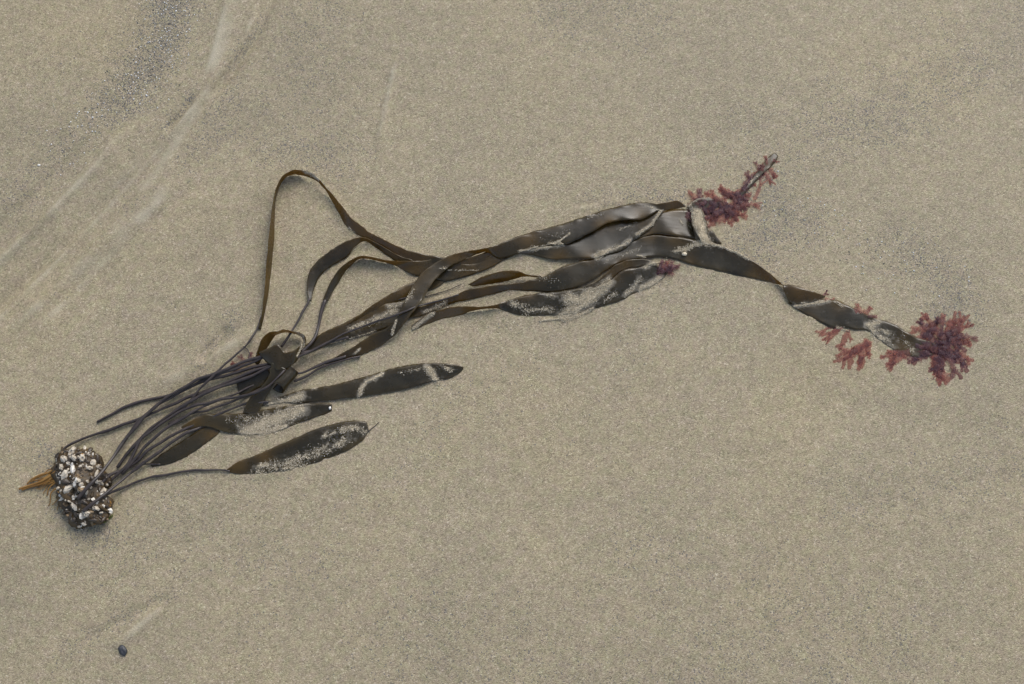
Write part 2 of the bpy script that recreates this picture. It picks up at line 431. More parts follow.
def tube_geo(pts, rad, sides=8, seed=0):
    pts = np.asarray(pts, float); rad = np.asarray(rad, float); n = len(pts)
    T = np.gradient(pts, axis=0); T /= np.maximum(np.linalg.norm(T, axis=1, keepdims=True), 1e-12)
    up = np.array([0.03, 0.05, 1.0]); X = np.cross(T, up); X /= np.linalg.norm(X, axis=1, keepdims=True); Y = np.cross(X, T)
    a = np.linspace(0, 2 * math.pi, sides, endpoint=False)
    V = pts[:, None, :] + rad[:, None, None] * (np.cos(a)[None, :, None] * X[:, None, :] + np.sin(a)[None, :, None] * Y[:, None, :])
    V = V.reshape(-1, 3); F = []
    i = np.arange(n - 1)[:, None] * sides; k = np.arange(sides)[None, :]; k2 = (k + 1) % sides
    F = np.stack([i + k, i + k2, i + sides + k2, i + sides + k], -1).reshape(-1, 4)
    c0, c1 = len(V), len(V) + 1
    V = np.vstack([V, pts[0] - T[0] * rad[0] * 0.6, pts[-1] + T[-1] * rad[-1] * 0.6])
    k = np.arange(sides); k2 = (k + 1) % sides
    caps = np.vstack([np.stack([np.full(sides, c0), k2, k, k], 1)[:, :3], np.stack([np.full(sides, c1), (n - 1) * sides + k, (n - 1) * sides + k2], 1)])
    tris = np.vstack([F[:, [0, 1, 2]], F[:, [0, 2, 3]], caps])
    return V, tris

def stipe(parent, pts, r0=1.9, r1=1.6, seed=0, name="stipe", mat='stipe'):
    C = catmull(pts, 2.5)
    P = to_world(C[:, 0], C[:, 1], C[:, 2])
    n = len(P); L = np.arange(n) * 2.5
    P[:, 0] += 0.0009 * vnoise(L / 17, np.zeros(n), seed); P[:, 1] += 0.0009 * vnoise(L / 15, np.zeros(n) + 5, seed + 1)
    r = np.linspace(r0, r1, n) * 0.75 * MM * (1 + 0.22 * vnoise(L / 11, np.zeros(n) + 9, seed + 2))
    V, F = tube_geo(P, r)
    V[:, 2] = np.maximum(V[:, 2], V[:, 2])           # keep the section round
    return link(name, mesh_np(name, V, F), M[mat], parent)

# ------------------------------------------------------------------ the beach
def axis(lo, hi, step, far):
    mid = np.arange(lo, hi + step / 2, step)
    g = [step * 1.25]
    while sum(g) < far: g.append(g[-1] * 1.25)
    ext = np.cumsum(g)
    return np.concatenate([lo - ext[::-1], mid, hi + ext])
xs = axis(-0.86, 0.86, 0.0023, 400); ys = axis(-0.62, 0.72, 0.0023, 400)
GX, GY = np.meshgrid(xs, ys)
GZ = ground_z(GX, GY)
gv = np.stack([GX, GY, GZ], -1).reshape(-1, 3)
nxg, nyg = len(xs), len(ys)
gi = np.arange(nxg * nyg).reshape(nyg, nxg)
gf = np.stack([gi[:-1, :-1].ravel(), gi[:-1, 1:].ravel(), gi[1:, 1:].ravel(), gi[1:, :-1].ravel()], 1)
sand_me = mesh_np("sand", gv, gf)
# darker sand: heavy-mineral streaks, plus shade painted beside loop and holdfast: (polyline px, half width mm, strength)
MINERAL_SHADE = [
    ([(178, -40), (170, 15), (160, 45), (148, 70), (128, 98)], 27, 0.62),
    ([(120, 100), (70, 140), (20, 190)], 30, 0.13),
    ([(140, 200), (190, 150), (230, 110)], 22, 0.14),
    ([(225, 110), (290, 130), (330, 150), (300, 60), (320, 20)], 40, 0.12),
    ([(215, 75), (240, 50), (262, 20)], 6, 0.35),
    ([(165, 130), (192, 96)], 6, 0.5),
    ([(270, 155), (300, 147), (325, 160)], 12, 0.3),  # shade around the top of the loop, painted into the sand
    ([(900, 250), (930, 266), (955, 283), (950, 312)], 24, 0.5),
    ([(760, 190), (780, 205), (800, 225), (770, 230)], 22, 0.45),
    ([(730, 245), (750, 258), (785, 278)], 8, 0.4),
    ([(890, 130), (930, 95), (990, 60), (1060, 30)], 34, 0.16),
    ([(760, 140), (840, 120), (900, 110)], 36, 0.12),
    ([(560, 15), (640, 25)], 30, 0.25),
    ([(590, 203), (640, 196), (690, 200)], 12, 0.25),
    ([(200, 365), (216, 340), (235, 318)], 9, 0.35),
    ([(60, 660), (100, 630), (172, 594)], 9, 0.2),
    ([(120, 550), (200, 530), (300, 560)], 36, 0.10),
    ([(850, 500), (930, 490), (1060, 470)], 30, 0.12),
    ([(640, 560), (760, 590), (900, 640)], 50, 0.08),
    ([(420, 650), (560, 690), (800, 700)], 60, 0.10),
    ([(45, 455), (62, 500), (95, 540)], 18, 0.3),  # shadow beside the holdfast, painted into the sand
]
near = (np.abs(GX) < 1.2) & (np.abs(GY) < 1.2)
mx_, my_ = GX[near], GY[near]
mval = np.zeros(mx_.shape)
for line, w, s in MINERAL_SHADE:
    d, _, t = dist_polyline(mx_, my_, poly_px(line))
    mval += s * np.exp(-(d / (w * MM)) ** 2)
pale_ = np.zeros(mx_.shape)
for line, w, h in RUN_W:
    if h > 0 and w < 0.014:
        d, _, t = dist_polyline(mx_, my_, line)
        pale_ += 0.42 * np.exp(-(d / (w * .6)) ** 2) * np.clip(np.minimum(t, 1 - t) / .15, 0, 1)
mval *= 0.45 + 0.95 * np.clip(0.5 + 0.9 * fbm(mx_ * 28, my_ * 28, 77, 4), 0, 1)
uu = mx_ * 0.69 + my_ * 0.72; vv = -mx_ * 0.72 + my_ * 0.69
mval += 0.16 * np.clip(fbm(vv * 15, uu * 4, 91, 4) - 0.12, 0, 1)
min_full = np.zeros(GX.shape); min_full[near] = np.clip(mval, 0, 1) - pale_ * (0.6 + 0.8 * vnoise(mx_ * 60, my_ * 60, 8))
fm = ~near
min_full[fm] = 0.30 * np.clip(fbm(GX[fm] * 2, GY[fm] * 2, 91, 4) - 0.1, 0, 1)
at = sand_me.attributes.new("mineral", 'FLOAT', 'POINT'); at.data.foreach_set("value", min_full.ravel().astype(np.float32))
sand = link("sand", sand_me, M['sand']); tag(sand, kind="structure")
sand["label"] = "damp fine tan beach sand with shallow swash runnels"

def grain_colours(n, pale=0.0, mineral=None):
    t = rng.random(n)
    if pale: t = np.clip(t + pale * rng.random(n), 0, 1)
    pos = np.array([s[0] for s in GRAIN_STOPS]); cc = np.array([s[1] for s in GRAIN_STOPS])
    c = np.stack([np.interp(t, pos, cc[:, k]) for k in range(3)], 1)
    c = c * np.array([1.055, 0.975, 0.830])
    if mineral is not None: c = c * (1 - 0.45 * mineral)[:, None]
    return c

def grain_mesh(name, P, r, colours, half=False):
    """one irregular little crystal per point"""
    n = len(P)
    if half:      # four-sided crystal, base sunk in the sand
        base = np.array([[1, 0, -.45], [0, 1, -.45], [-1, 0, -.45], [0, -1, -.45], [0, 0, .75]], float)
        tri = np.array([[0, 1, 4], [1, 2, 4], [2, 3, 4], [3, 0, 4]])
    else:
        base = np.array([[1, 0, 0], [0, 1, 0], [-1, 0, 0], [0, -1, 0], [0, 0, .8], [0, 0, -.8]], float)
        tri = np.array([[0, 1, 4], [1, 2, 4], [2, 3, 4], [3, 0, 4], [1, 0, 5], [2, 1, 5], [3, 2, 5], [0, 3, 5]])
    k = len(base)
    V = base[None] * (1 + 0.35 * rng.uniform(-1, 1, (n, k, 1))) + rng.uniform(-.18, .18, (n, k, 3))
    a = rng.uniform(0, 2 * math.pi, n); ca, sa = np.cos(a)[:, None], np.sin(a)[:, None]
    X = V[..., 0] * ca - V[..., 1] * sa; Y = V[..., 0] * sa + V[..., 1] * ca
    V = np.stack([X, Y, V[..., 2]], -1) * r[:, None, None] + P[:, None, :]
    F = tri[None] + (np.arange(n) * k)[:, None, None]
    me = mesh_np(name, V.reshape(-1, 3), F.reshape(-1, 3), smooth=False)
    C = np.ones((n, k, 4), np.float32); C[..., :3] = colours[:, None, :]
    at = me.attributes.new("grain_colour", 'FLOAT_COLOR', 'POINT'); at.data.foreach_set("color", C.ravel())
    return me

def mineral_at(x, y):
    ix = np.clip(np.searchsorted(xs, x), 0, nxg - 1); iy = np.clip(np.searchsorted(ys, y), 0, nyg - 1)
    return min_full[iy, ix]
NG = 210000
gx = rng.uniform(-0.84, 0.84, NG); gy = rng.uniform(-0.60, 0.70, NG)
gP = np.stack([gx, gy, ground_z(gx, gy)], 1)
gr = (0.24 + 0.30 * rng.random(NG) ** 2.2) * MM
me = grain_mesh("loose_sand_grains", gP, gr, grain_colours(NG, 0.1, mineral_at(gx, gy)), True)
o = link("loose_sand_grains", me, M['grain']); tag(o, "loose coarser grains lying all over the damp beach sand", "sand grains", kind="stuff")

# coarse glinting grit in the dark streak
def stroke_points(line, w_mm, n):
    line = poly_px(line); seg = np.linalg.norm(np.diff(line, axis=0), axis=1); cum = np.concatenate([[0], np.cumsum(seg)])
    t = rng.uniform(0, cum[-1], n); x = np.interp(t, cum, line[:, 0]); y = np.interp(t, cum, line[:, 1])
    return x + rng.normal(0, w_mm * MM, n), y + rng.normal(0, w_mm * MM, n)
gx1, gy1 = stroke_points([(168, -10), (166, 30), (156, 62), (130, 95)], 16, 650)
gx2, gy2 = stroke_points([(120, 90), (60, 150)], 14, 180)
gx3, gy3 = stroke_points([(760, 190), (790, 215), (930, 270), (950, 300)], 18, 260)
gx_, gy_ = np.concatenate([gx1, gx2, gx3]), np.concatenate([gy1, gy2, gy3])
n = len(gx_); tt = rng.random(n)
cc = np.where((tt < 0.42)[:, None], np.array([[0.74, 0.73, 0.70]]), np.where((tt < 0.7)[:, None], np.array([[0.10, 0.095, 0.09]]), np.array([[0.36, 0.32, 0.25]])))
me = grain_mesh("shell_grit", np.stack([gx_, gy_, ground_z(gx_, gy_) + 0.0003], 1), (0.45 + 0.45 * rng.random(n) ** 2) * MM, cc)
o = link("shell_grit", me, M['grain']); tag(o, "coarse pale and dark shell grit strewn in the dark sand streaks", "shell grit", kind="stuff")

# ------------------------------------------------------------------ the kelp plant
kelp_loc = to_world(np.array([84.0]), np.array([492.0]), np.array([0.0]))[0]
kelp = empty("kelp_plant", kelp_loc)
tag(kelp, "long brown kelp with strap blades and barnacled holdfast stranded on the sand", "kelp")

def Z(edges, za, zb):
    """attach heights: za/zb are numbers or lists"""
    n = len(edges)
    za = [za] * n if isinstance(za, (int, float)) else za
    zb = [zb] * n if isinstance(zb, (int, float)) else zb
    assert len(za) == n and len(zb) == n, (n, len(za), len(zb))
    return [(*e, a, b) for e, a, b in zip(edges, za, zb)]
def AB(A, B, za, zb):
    assert len(A) == len(B), (len(A), len(B))
    return Z([(*a, *b) for a, b in zip(A, B)], za, zb)

# tall loop standing on its edge, running on under the sash
loop = Z([(258, 328, 261, 330), (262, 312, 265, 312), (264.5, 290, 268.8, 290), (266.5, 262, 272, 262), (268.5, 240, 274, 240), (270.5, 222, 274.7, 222), (273, 202, 275.6, 203),
          (275.4, 190, 277.8, 191), (279, 181, 281.3, 183.5), (285, 174, 287, 177.2), (294, 170, 294.5, 174.6), (304, 170, 303.5, 175.8), (313, 173.5, 311.5, 178.5), (320, 180, 317.5, 181.6),
          (326.5, 188, 325, 189.5), (331.5, 193, 328, 194), (338, 201, 333.5, 204), (345, 210, 340, 215), (350.5, 217, 344.5, 224), (357, 222.5, 350.5, 230), (364, 227.5, 359, 235.5),
          (371, 233, 367.5, 240), (386, 240.5, 380, 246.5), (396, 245.5, 390, 254), (410, 250.5, 400, 262), (425, 254.5, 415, 267), (441, 257, 431, 271), (456, 258, 446, 277), (475, 256, 470, 275), (498, 247, 495, 264), (512, 243, 510, 255)],
         [3, 8, 12, 14, 15, 15, 15, 15, 15, 15, 14, 12, 10, 10, 9, 9, 9, 8, 8, 7, 7, 7, 8, 8, 7, 6, 5, 5, 5, 4, 3],
         [1, 1, 1, 0, 0, 0, 0, 0, 0, 0, 1, 2, 5, 6, 5, 2, 1, 1, 1, 1, 2, 3, 2, 1, 1, 1, 1, 1, 1, 1, 1])
b_loop = blade(kelp, [loop], 101, cup=0.8)

arc = Z([(308.8, 301, 311.5, 301), (307.2, 290, 313.5, 291), (307.3, 279, 317, 281), (311, 268, 322, 273.5), (318, 260, 329, 268), (328, 252.5, 339.5, 261.5), (338, 245.5, 347.5, 257), (347, 241, 353, 249),
         (355, 238, 360, 242.5), (364, 237.5, 366, 241.5), (375, 242, 373.5, 246), (388, 249.5, 386, 254.5), (400, 256, 398, 262), (420, 262, 418, 268), (444, 268, 440, 279)],
        [5, 5, 6, 6, 6, 6, 6, 7, 7, 7, 5, 4, 4, 3, 2], [4, 3, 2, 2, 2, 2, 2, 3, 3, 2, 1, 1, 1, 1, 1])
b_arc = blade(kelp, [arc], 131, cup=1.2)

hook = Z([(322.5, 301, 328.5, 301), (327, 289, 334, 289.5), (333, 278, 339.5, 281), (340, 268.5, 345, 272), (350, 260.3, 353, 263.5), (360, 256, 360, 258.8), (370, 256.5, 369, 259), (383, 259.3, 382, 262),
          (396, 261, 393, 264.8), (410, 261, 403, 270), (425, 260, 415, 275.5), (440, 258, 430, 277), (452, 262, 446, 281), (470, 264, 466, 276), (490, 256, 490, 268), (505, 250, 506, 257)],
         [4, 6, 8, 9, 11, 12, 12, 11, 9, 7, 5, 4, 4, 4, 3, 3], [3, 2, 2, 1, 1, 0.5, 0.5, 0.5, 0.5, 1, 2, 2, 2, 2, 2, 1])
b_hook = blade(kelp, [hook], 151, cup=0.7)

# lower brown strap: emerges left of the sash, passes below it and shows again to its right
under = Z([(342, 328, 343, 332), (352, 320.5, 360, 322), (370, 307, 380, 312), (390, 294, 397, 303), (410, 283, 413, 295), (428, 278, 431, 290.5), (445, 272, 447, 281.5), (465, 266, 467, 276.5), (485, 258, 487, 269),
           (500, 253, 504, 260.5), (516, 250, 518, 254), (535, 248, 536, 255.8), (552, 246, 553, 259.5), (567, 243, 575, 258.5), (584, 234, 593, 258.5), (600, 224, 607, 254), (617, 217, 623, 249.5), (634, 214, 637, 238), (648, 210, 650, 229), (658, 206.5, 657, 219), (665, 204, 664, 211)],
          [3, 7, 8, 7, 3, 1, 1, 1, 2, 2, 3, 4, 4, 4, 3, 3, 3, 3, 4, 4, 4],
          [2, 1, 1, 1, 1, 1, 1, 1, 1, 1, 1, 2, 3, 5, 6, 6, 5, 5, 6, 6, 5])
b_under = blade(kelp, [under], 171, cup=1.3)

sash = Z([(325, 363, 326, 366.5), (340, 354.5, 343, 359.8), (355, 345.5, 362, 354.5), (372, 334.5, 379, 347), (387, 328, 394, 336), (396, 319.5, 403.5, 325), (402, 307, 413, 312), (408.5, 294, 422, 301), (415, 282, 428.5, 289),
          (424, 271, 437, 278), (436, 262.5, 449, 267), (452, 254.5, 462, 260.5), (468, 251, 475, 254.8), (482, 248.8, 486, 252), (496, 245, 499, 258.5), (510, 239.5, 515, 254.5), (525, 234, 530, 249.5), (545, 228.5, 550, 244.5), (565, 223, 568, 243.5),
          (582, 217.5, 587, 234.5), (602, 210.5, 607, 223.3), (618, 206.5, 622, 220), (635, 203, 640, 219.8), (649, 202.6, 652, 214), (657, 203.8, 660, 210), (667, 202, 668, 210.5), (677, 200.5, 676, 208.6), (686, 206, 685, 207)],
         [5, 5, 6, 7, 10, 12, 13, 12, 12, 12, 11, 11, 12, 12, 10, 8, 7, 6, 6, 6, 6, 6, 6, 6, 8, 9, 7, 3],
         [3, 2, 1.5, 2, 7, 11, 13, 12, 11, 10, 9, 8, 6, 4, 3.5, 4, 5, 6, 7, 8, 9, 9, 9, 9, 6, 3, 2, 2])
b_sash = blade(kelp, [sash], 201, cup=1.5)

# the longest strap, out to the far red tuft; the fold lip at its start; its twist; its last dusted lengths
long_a = Z([(305, 345, 307, 353), (322, 333, 326, 346), (340, 325, 343, 341), (362, 313.5, 366, 334.5), (383, 304.5, 390, 327), (402, 302, 406, 320), (420, 306.5, 424, 315), (437, 300.3, 441, 307.5), (453, 295.5, 456, 302.5),
            (470, 289, 473, 299), (490, 286, 492, 294.5), (508, 284, 509, 290.3), (525, 281.7, 530, 290.8), (545, 275.5, 553, 292.2), (563, 266.5, 573, 288.5), (580, 261.5, 590, 281.5), (598, 257, 605, 271), (615, 250, 620, 262.5),
            (632, 241, 637, 259.5), (650, 234.5, 655, 257), (670, 235.5, 675, 259.5), (690, 239, 697, 266.5), (710, 242.5, 718, 271.3), (730, 249.5, 738, 275.8), (750, 259, 757, 279.5), (766, 270.5, 768, 282), (781, 283, 781, 284.8),
            (783.8, 291, 792, 284.8), (790, 302.5, 801, 287.5), (803, 303.5, 811, 290.5), (817, 300, 819, 293.5), (825, 297.5, 825, 296)],
           [3, 4, 5, 5, 4, 3, 4, 5, 6, 7, 7, 6, 5, 5, 5, 4, 4, 3, 3, 3, 4, 5, 4, 4, 4, 5, 6, 4, 3, 2.5, 2, 2],
           [2, 2, 2, 2, 2, 2, 2, 2, 2, 1, 1, 1, 1, 1.5, 3, 4, 5, 4, 3, 2, 1.5, 1, 0.5, 0.5, 0.5, 1, 1, 6, 8, 7, 5, 2])
long_lip = AB([(468, 284.5), (480, 277.5), (492, 273.5), (506, 270.8), (518, 271), (527, 274.5), (541, 276)],
              [(473, 286.5), (487, 284.5), (498, 283), (510, 280.3), (520, 277.5), (528, 276.5), (542, 278)], [4, 8, 10, 11, 10, 8, 6], [3, 1.5, 1, 1, 2, 4, 5])
long_b = AB([(787.5, 303), (800, 311.5), (820, 322.5), (833, 328.5), (845, 327.8), (857, 330), (866, 330), (872, 333), (882, 342.5), (892, 349.5), (905, 355), (918, 357.5), (930, 356), (943, 352)],
            [(795, 299), (812, 298), (826, 299.5), (838, 300.5), (848, 305.5), (858, 310), (867, 314.5), (876, 318.5), (886, 321), (896, 325), (906, 331.5), (918, 337.5), (930, 341), (943, 344)],
            [1, .5, .5, .5, 1, 1, .8, .5, .5, .5, .5, .5, .4, .2], [.5, 1, 1.5, 2.5, 2.5, 2, 1, .3, 1.5, 3, 3, 2, 1, .4])
b_long = blade(kelp, [long_a, long_lip, long_b], 231, cup=1.6)

# short sandy strap below it
short_a = AB([(411, 326), (425, 315.5), (440, 309.5), (456, 306.5), (470, 306.5), (482, 306.8), (495, 305), (505, 301.5), (520, 296.5), (540, 293), (556, 291.5), (570, 290), (585, 287), (598, 287), (610, 281), (622, 271), (636, 267), (650, 264), (662, 267)],
             [(413, 330), (426, 325), (442, 319), (458, 316), (470, 311.5), (483, 309), (497, 308.5), (508, 312), (525, 316.5), (545, 315.5), (563, 315), (580, 313), (595, 309), (607, 305), (622, 300), (637, 293), (651, 287), (662, 279), (668, 273)],
             [3, 6, 8, 9, 9, 8, 7, 5, 4, 4, 4, 4, 4, 5, 6, 6, 5, 4, 2], [1, .5, .5, .5, 1, 2, 1, .5, .3, .3, .3, .3, .5, .5, .5, .5, .5, .5, .5])
short_lip = AB([(568, 296), (582, 288), (597, 281), (606, 273), (616, 264.5), (628, 260), (643, 259), (655, 261.5)],
               [(571, 300), (586, 293.5), (602, 285.5), (612, 278.5), (622, 271), (634, 267.5), (648, 265), (658, 267)], [3, 4, 5, 6, 7, 7, 6, 4], [2, 2, 3, 4, 5, 5, 5, 4])
b_short = blade(kelp, [short_a, short_lip], 261, cup=1.4)

# blade turned under near the upper red tuft and its sand-caked fold
end_a = AB([(628, 236), (640, 229), (650, 222), (661, 212), (675, 209.5), (689, 209.5)], [(634, 240), (645, 236), (657, 233.5), (669, 235), (682, 237.5), (695, 239.5)], [2, 3, 4, 4, 3, .5], [3, 4, 4.5, 5, 4, 2])
end_b = AB([(691, 212), (691.5, 222), (696, 233), (702, 243)], [(703, 210), (706, 221), (709, 232), (713, 243)], [9, 10, 9, 5], [1, 1, 1, 1])
end_c = AB([(687, 207), (696, 199.5), (708, 197.5), (722, 199)], [(692, 214), (701, 210), (714, 208), (726, 205)], [3, 3, 2, 1], [3, 2, 1, 1])
end_shade = AB([(707, 233), (712, 230.5), (716, 236)], [(709, 243), (715, 243), (722, 244)], [3, 4, 1], [1, 1, 0.5])  # dark scrap standing in for the shaded hole beside the fold
b_end = blade(kelp, [end_a, end_b, end_c, end_shade], 291, cup=1.0)
tail = AB([(738, 193), (746.5, 183), (757, 171.5), (768, 157.5), (774, 152.5)], [(742, 197), (751, 186.5), (762, 174.5), (774.5, 163), (778.5, 156.5)], [1, 1, .8, .5, .3], [1.5, 2, 2, 1.5, .5])
b_tail = blade(kelp, [tail], 311, cup=2.2, ruffle=1.4)

# free leaves below the bundle
leaf1 = Z([(262, 404, 263, 406), (280, 397, 282, 402.5), (300, 390, 302, 402.7), (330, 385.5, 333, 400), (362, 377.5, 366, 396), (392, 368.5, 397, 391), (415, 364, 421, 385.5), (431, 363, 435, 380.5), (446, 363.5, 449, 378.8), (457, 365, 459, 373.5), (463.5, 367, 463.5, 369)],
          [2, 2, 3, 3, 3, 3, 3, 3, 3, 2, 1], [1, 1, 1.5, 2, 2, 2, 2, 1, .5, .5, .5])
b_leaf1 = blade(kelp, [leaf1], 331, cup=1.6)
leaf2 = Z([(181, 427, 184, 431), (192, 420, 196, 428), (203, 415, 208, 426.5), (222, 413.5, 224, 432), (243, 413, 246, 435.3), (262, 410, 264, 434), (282, 406.5, 286, 428), (303, 404, 306, 420.5), (322, 403, 324, 414.5), (332, 404, 332, 411)],
          [7, 7, 6, 4, 3, 3, 3, 3, 2, 1], [5, 4, 3.5, 1.5, .3, .3, .3, .5, .5, .5])
b_leaf2 = blade(kelp, [leaf2], 351, cup=1.8)
leaf3 = Z([(150, 463, 152, 467), (162, 453.5, 167, 464.5), (178, 443.5, 186, 457), (193, 434, 202, 446.5), (206, 427, 214, 437.5), (215, 424, 220, 432)], [2, 3, 3, 2.5, 1.5, .5], [.5, .5, .5, .5, .3, 0])
b_leaf3 = blade(kelp, [leaf3], 371, cup=1.4)
leaf4 = Z([(227, 469, 228, 472), (238, 462, 242, 474.5), (258, 454, 264, 473), (286, 442, 292, 469), (312, 430.5, 320, 461.5), (338, 422.5, 346, 451.5), (356, 420.5, 362, 441), (367, 422.5, 369, 431)],
          [2, 3, 3.5, 4, 4, 3.5, 2.5, 1], [1, .5, .3, .3, .3, .3, .5, .5])
b_leaf4 = blade(kelp, [leaf4], 391, cup=2.0)

# the knot: curled collar, crumpled grey patch, its tail and a rolled-up end
collar = Z([(254, 362, 258, 366), (257, 352, 263, 356), (260, 343, 266.5, 349), (264, 336.5, 271.5, 341), (270, 332.3, 275, 336), (278, 331.3, 279, 334), (284, 329.5, 285, 332.5), (291, 331, 291, 333.2), (299, 332, 299, 335), (305, 336, 302.5, 338), (306, 343, 303.5, 344), (303, 353, 300, 352)],
           [9, 13, 16, 17, 17, 17, 17, 16, 14, 12, 10, 9], [2, 3, 4, 4, 5, 6, 5, 5, 4, 4, 4, 4])
b_collar = blade(kelp, [collar], 411, cup=0.5)
patch = AB([(259, 353), (269, 347.5), (278, 344.5), (285, 352.5), (294, 350.5), (302, 342)], [(266, 362), (272, 366), (277, 371), (285, 369.5), (294, 364), (301, 354)], [14, 17, 18, 16, 18, 15], [9, 12, 13, 12, 11, 9])
patch_tail = AB([(271, 362), (269, 375), (261, 387), (252, 395), (246, 404), (243, 413)], [(286, 369), (277, 380), (271, 390), (266, 398), (262, 406), (259, 413)], [14, 12, 9, 8, 6, 4], [13, 9, 6, 4, 3, 2])
dark_fold = AB([(236, 381), (243, 377), (256, 371), (266, 365)], [(240, 396), (249, 394), (262, 386), (272, 376)], [3, 5, 6, 7], [1, 1, 1, 2])
b_patch = blade(kelp, [patch, patch_tail, dark_fold], 431, cup=1.5, ruffle=1.2)
# rolled-up end: a strip wound into a short open tube
def rolled_tube(parent, p0, p1, h_mm, r_mm, turns=0.9):
    a, b = to_world(np.array([p0[0], p1[0]]), np.array([p0[1], p1[1]]), np.array([h_mm, h_mm]))
    d = b - a; Ln = np.linalg.norm(d); d /= Ln
    side = np.cross(d, [0, 0, 1.0]); side /= np.linalg.norm(side); up = np.cross(side, d)
    nt_, nl = 34, 9; V = []
    for layer in (0, 1):
        for i in range(nt_):
            ang = -2.3 + 2 * math.pi * turns * i / (nt_ - 1)
            rr = (r_mm - 1.2 * i / nt_ - 0.7 * layer) * MM
            for j in range(nl):
                s = j / (nl - 1)
                skew = 0.0035 * math.sin(ang + 0.6) * (1 - s)
                rj = rr * (1.0 - 0.22 * s + 0.05 * math.sin(5 * s + i * .3))
                V.append(a + d * (Ln * s + skew) + side * rj * 0.95 * math.cos(ang) + up * rj * math.sin(ang))
    V = np.array(V); idx = np.arange(nt_ * nl).reshape(nt_, nl); o_ = nt_ * nl
    q = lambda g: np.stack([g[:-1, :-1].ravel(), g[:-1, 1:].ravel(), g[1:, 1:].ravel(), g[1:, :-1].ravel()], 1)
    F = [q(idx), q(idx)[:, ::-1] + o_]
    for e in (idx[0], idx[-1], idx[:, 0], idx[:, -1]):
        F.append(np.stack([e[:-1], e[1:], e[1:] + o_, e[:-1] + o_], 1))
    F = np.vstack(F); ALL_BLADES.append((V, F))
    o = link("blade", mesh_np("blade", V, F), M['blade'], parent); o["label"] = "kelp blade end rolled into a short open tube"
    return o
rolled_tube(kelp, (277.5, 388), (294, 369), 8.5, 8.2)

# ---- stipes: (x, y, height mm)
STIPES = [
    [(98, 422, 1.5), (110, 415, 2), (125, 407.5, 2), (145, 400.5, 2), (170, 395, 3), (190, 387, 5), (205, 379, 6), (220, 373, 7), (240, 367.5, 8), (262, 358, 9), (280, 354, 10)],
    [(62, 455, 5), (63.5, 449, 6), (71, 444, 6), (80, 440.5, 4), (100, 433, 3), (125, 424, 3), (150, 414.5, 4), (166, 407, 5), (186, 398.5, 6), (206, 391, 6), (226, 383, 7), (250, 373, 8), (272, 365, 9)],
    [(79, 498, 24), (92, 483, 23), (106, 466, 15), (120, 446, 7), (134, 429, 6), (150, 411, 7), (166, 398, 8), (182, 388, 9), (198, 380, 9), (216, 374, 9), (244, 362, 9), (265, 356, 10)],
    [(115, 455, 6), (124, 442, 5), (136, 425.5, 5), (152, 409, 6), (172, 396.5, 5), (196, 384, 5), (220, 377, 6), (246, 369, 7), (270, 363, 8)],
    [(117, 466.5, 3), (127, 454, 4), (138, 442, 5), (150, 429.5, 5), (167, 417, 5), (186, 403, 7), (204, 394, 8), (222, 386.5, 8), (246, 378, 8), (272, 366, 10)],
    [(112, 480, 6), (126, 466, 5), (134, 452, 5), (142, 437.5, 6), (158, 426, 6), (178, 413, 6), (200, 404.5, 7), (222, 399.5, 7), (240, 396, 8), (256, 392.5, 11), (270, 385, 13), (279, 375, 13), (286, 367, 10), (290, 362, 6)],
    [(100, 484, 9), (112, 474, 6), (124, 469, 4), (136, 462, 4), (148, 450, 5), (163, 441, 5), (180, 431, 6), (194, 424, 4), (206, 420, 1.5)],
    [(83, 511, 20), (97, 499, 19), (114, 487, 12), (130, 473.5, 6), (147, 460, 6), (166, 446.5, 6), (184, 434.5, 6), (199, 427, 3), (212, 422, 0.5)],
    [(100, 497, 9), (113, 491.5, 6), (128, 485, 3), (150, 478, 2.5), (176, 472.5, 2), (202, 470, 2), (222, 469.5, 2), (230, 471, 2.5)],
    [(105, 476, 8), (118, 471, 4), (131, 466.5, 3), (143, 465, 3), (160, 464.5, 2)],
    [(180, 412, 5), (190, 401, 7), (200, 389, 9), (212, 376, 10), (226, 363, 9), (240, 351, 7), (250, 339, 5), (257, 329, 3), (261, 318, 3)],
    [(168, 424, 4), (190, 414, 4), (208, 409.5, 5), (228, 402, 5), (244, 396, 3), (262, 388, 1)],
    [(206, 420, 3), (222, 413, 4), (236, 407, 4), (252, 402.5, 4), (268, 401, 3)],
    [(122, 474, 4), (136, 458, 5), (146, 445, 6), (158, 434, 7), (172, 424, 7), (192, 413, 7), (212, 403.5, 6), (234, 394, 5), (254, 385, 1.5)],
    [(281, 346, 8), (288, 337, 9), (295, 325, 7), (302, 314, 6), (308, 304, 5), (310, 298, 4.5)],
    [(302, 352, 9), (310, 344, 8), (315, 336, 6), (318, 325, 4), (322, 312, 4), (325.5, 301, 4)],
    [(286, 366, 12), (300, 357, 11), (322, 346, 10), (345, 333.5, 9.5), (368, 325.5, 9), (392, 316, 14.5), (410, 309.5, 14.8), (425, 304.5, 8), (442, 299.5, 7.5), (458, 294.5, 8)],
    [(290, 372, 8), (302, 372.5, 7), (316, 366.5, 6), (330, 361.5, 5), (346, 356.5, 5)],
    [(294, 381, 6), (305, 376, 5), (320, 368, 4.5), (336, 362.5, 4), (352, 358.5, 3), (360, 357, 2)],
    [(282, 360, 9), (296, 355, 9), (312, 350.5, 8), (330, 343, 7), (348, 338, 6)],
    [(384, 302, 3), (404, 298, 2), (428, 295.5, 1.2), (448, 290, 1.2), (462, 284, 2)],
    [(244, 347, 1.5), (248, 350, 3), (249, 355, 4), (247, 361, 5)],
]
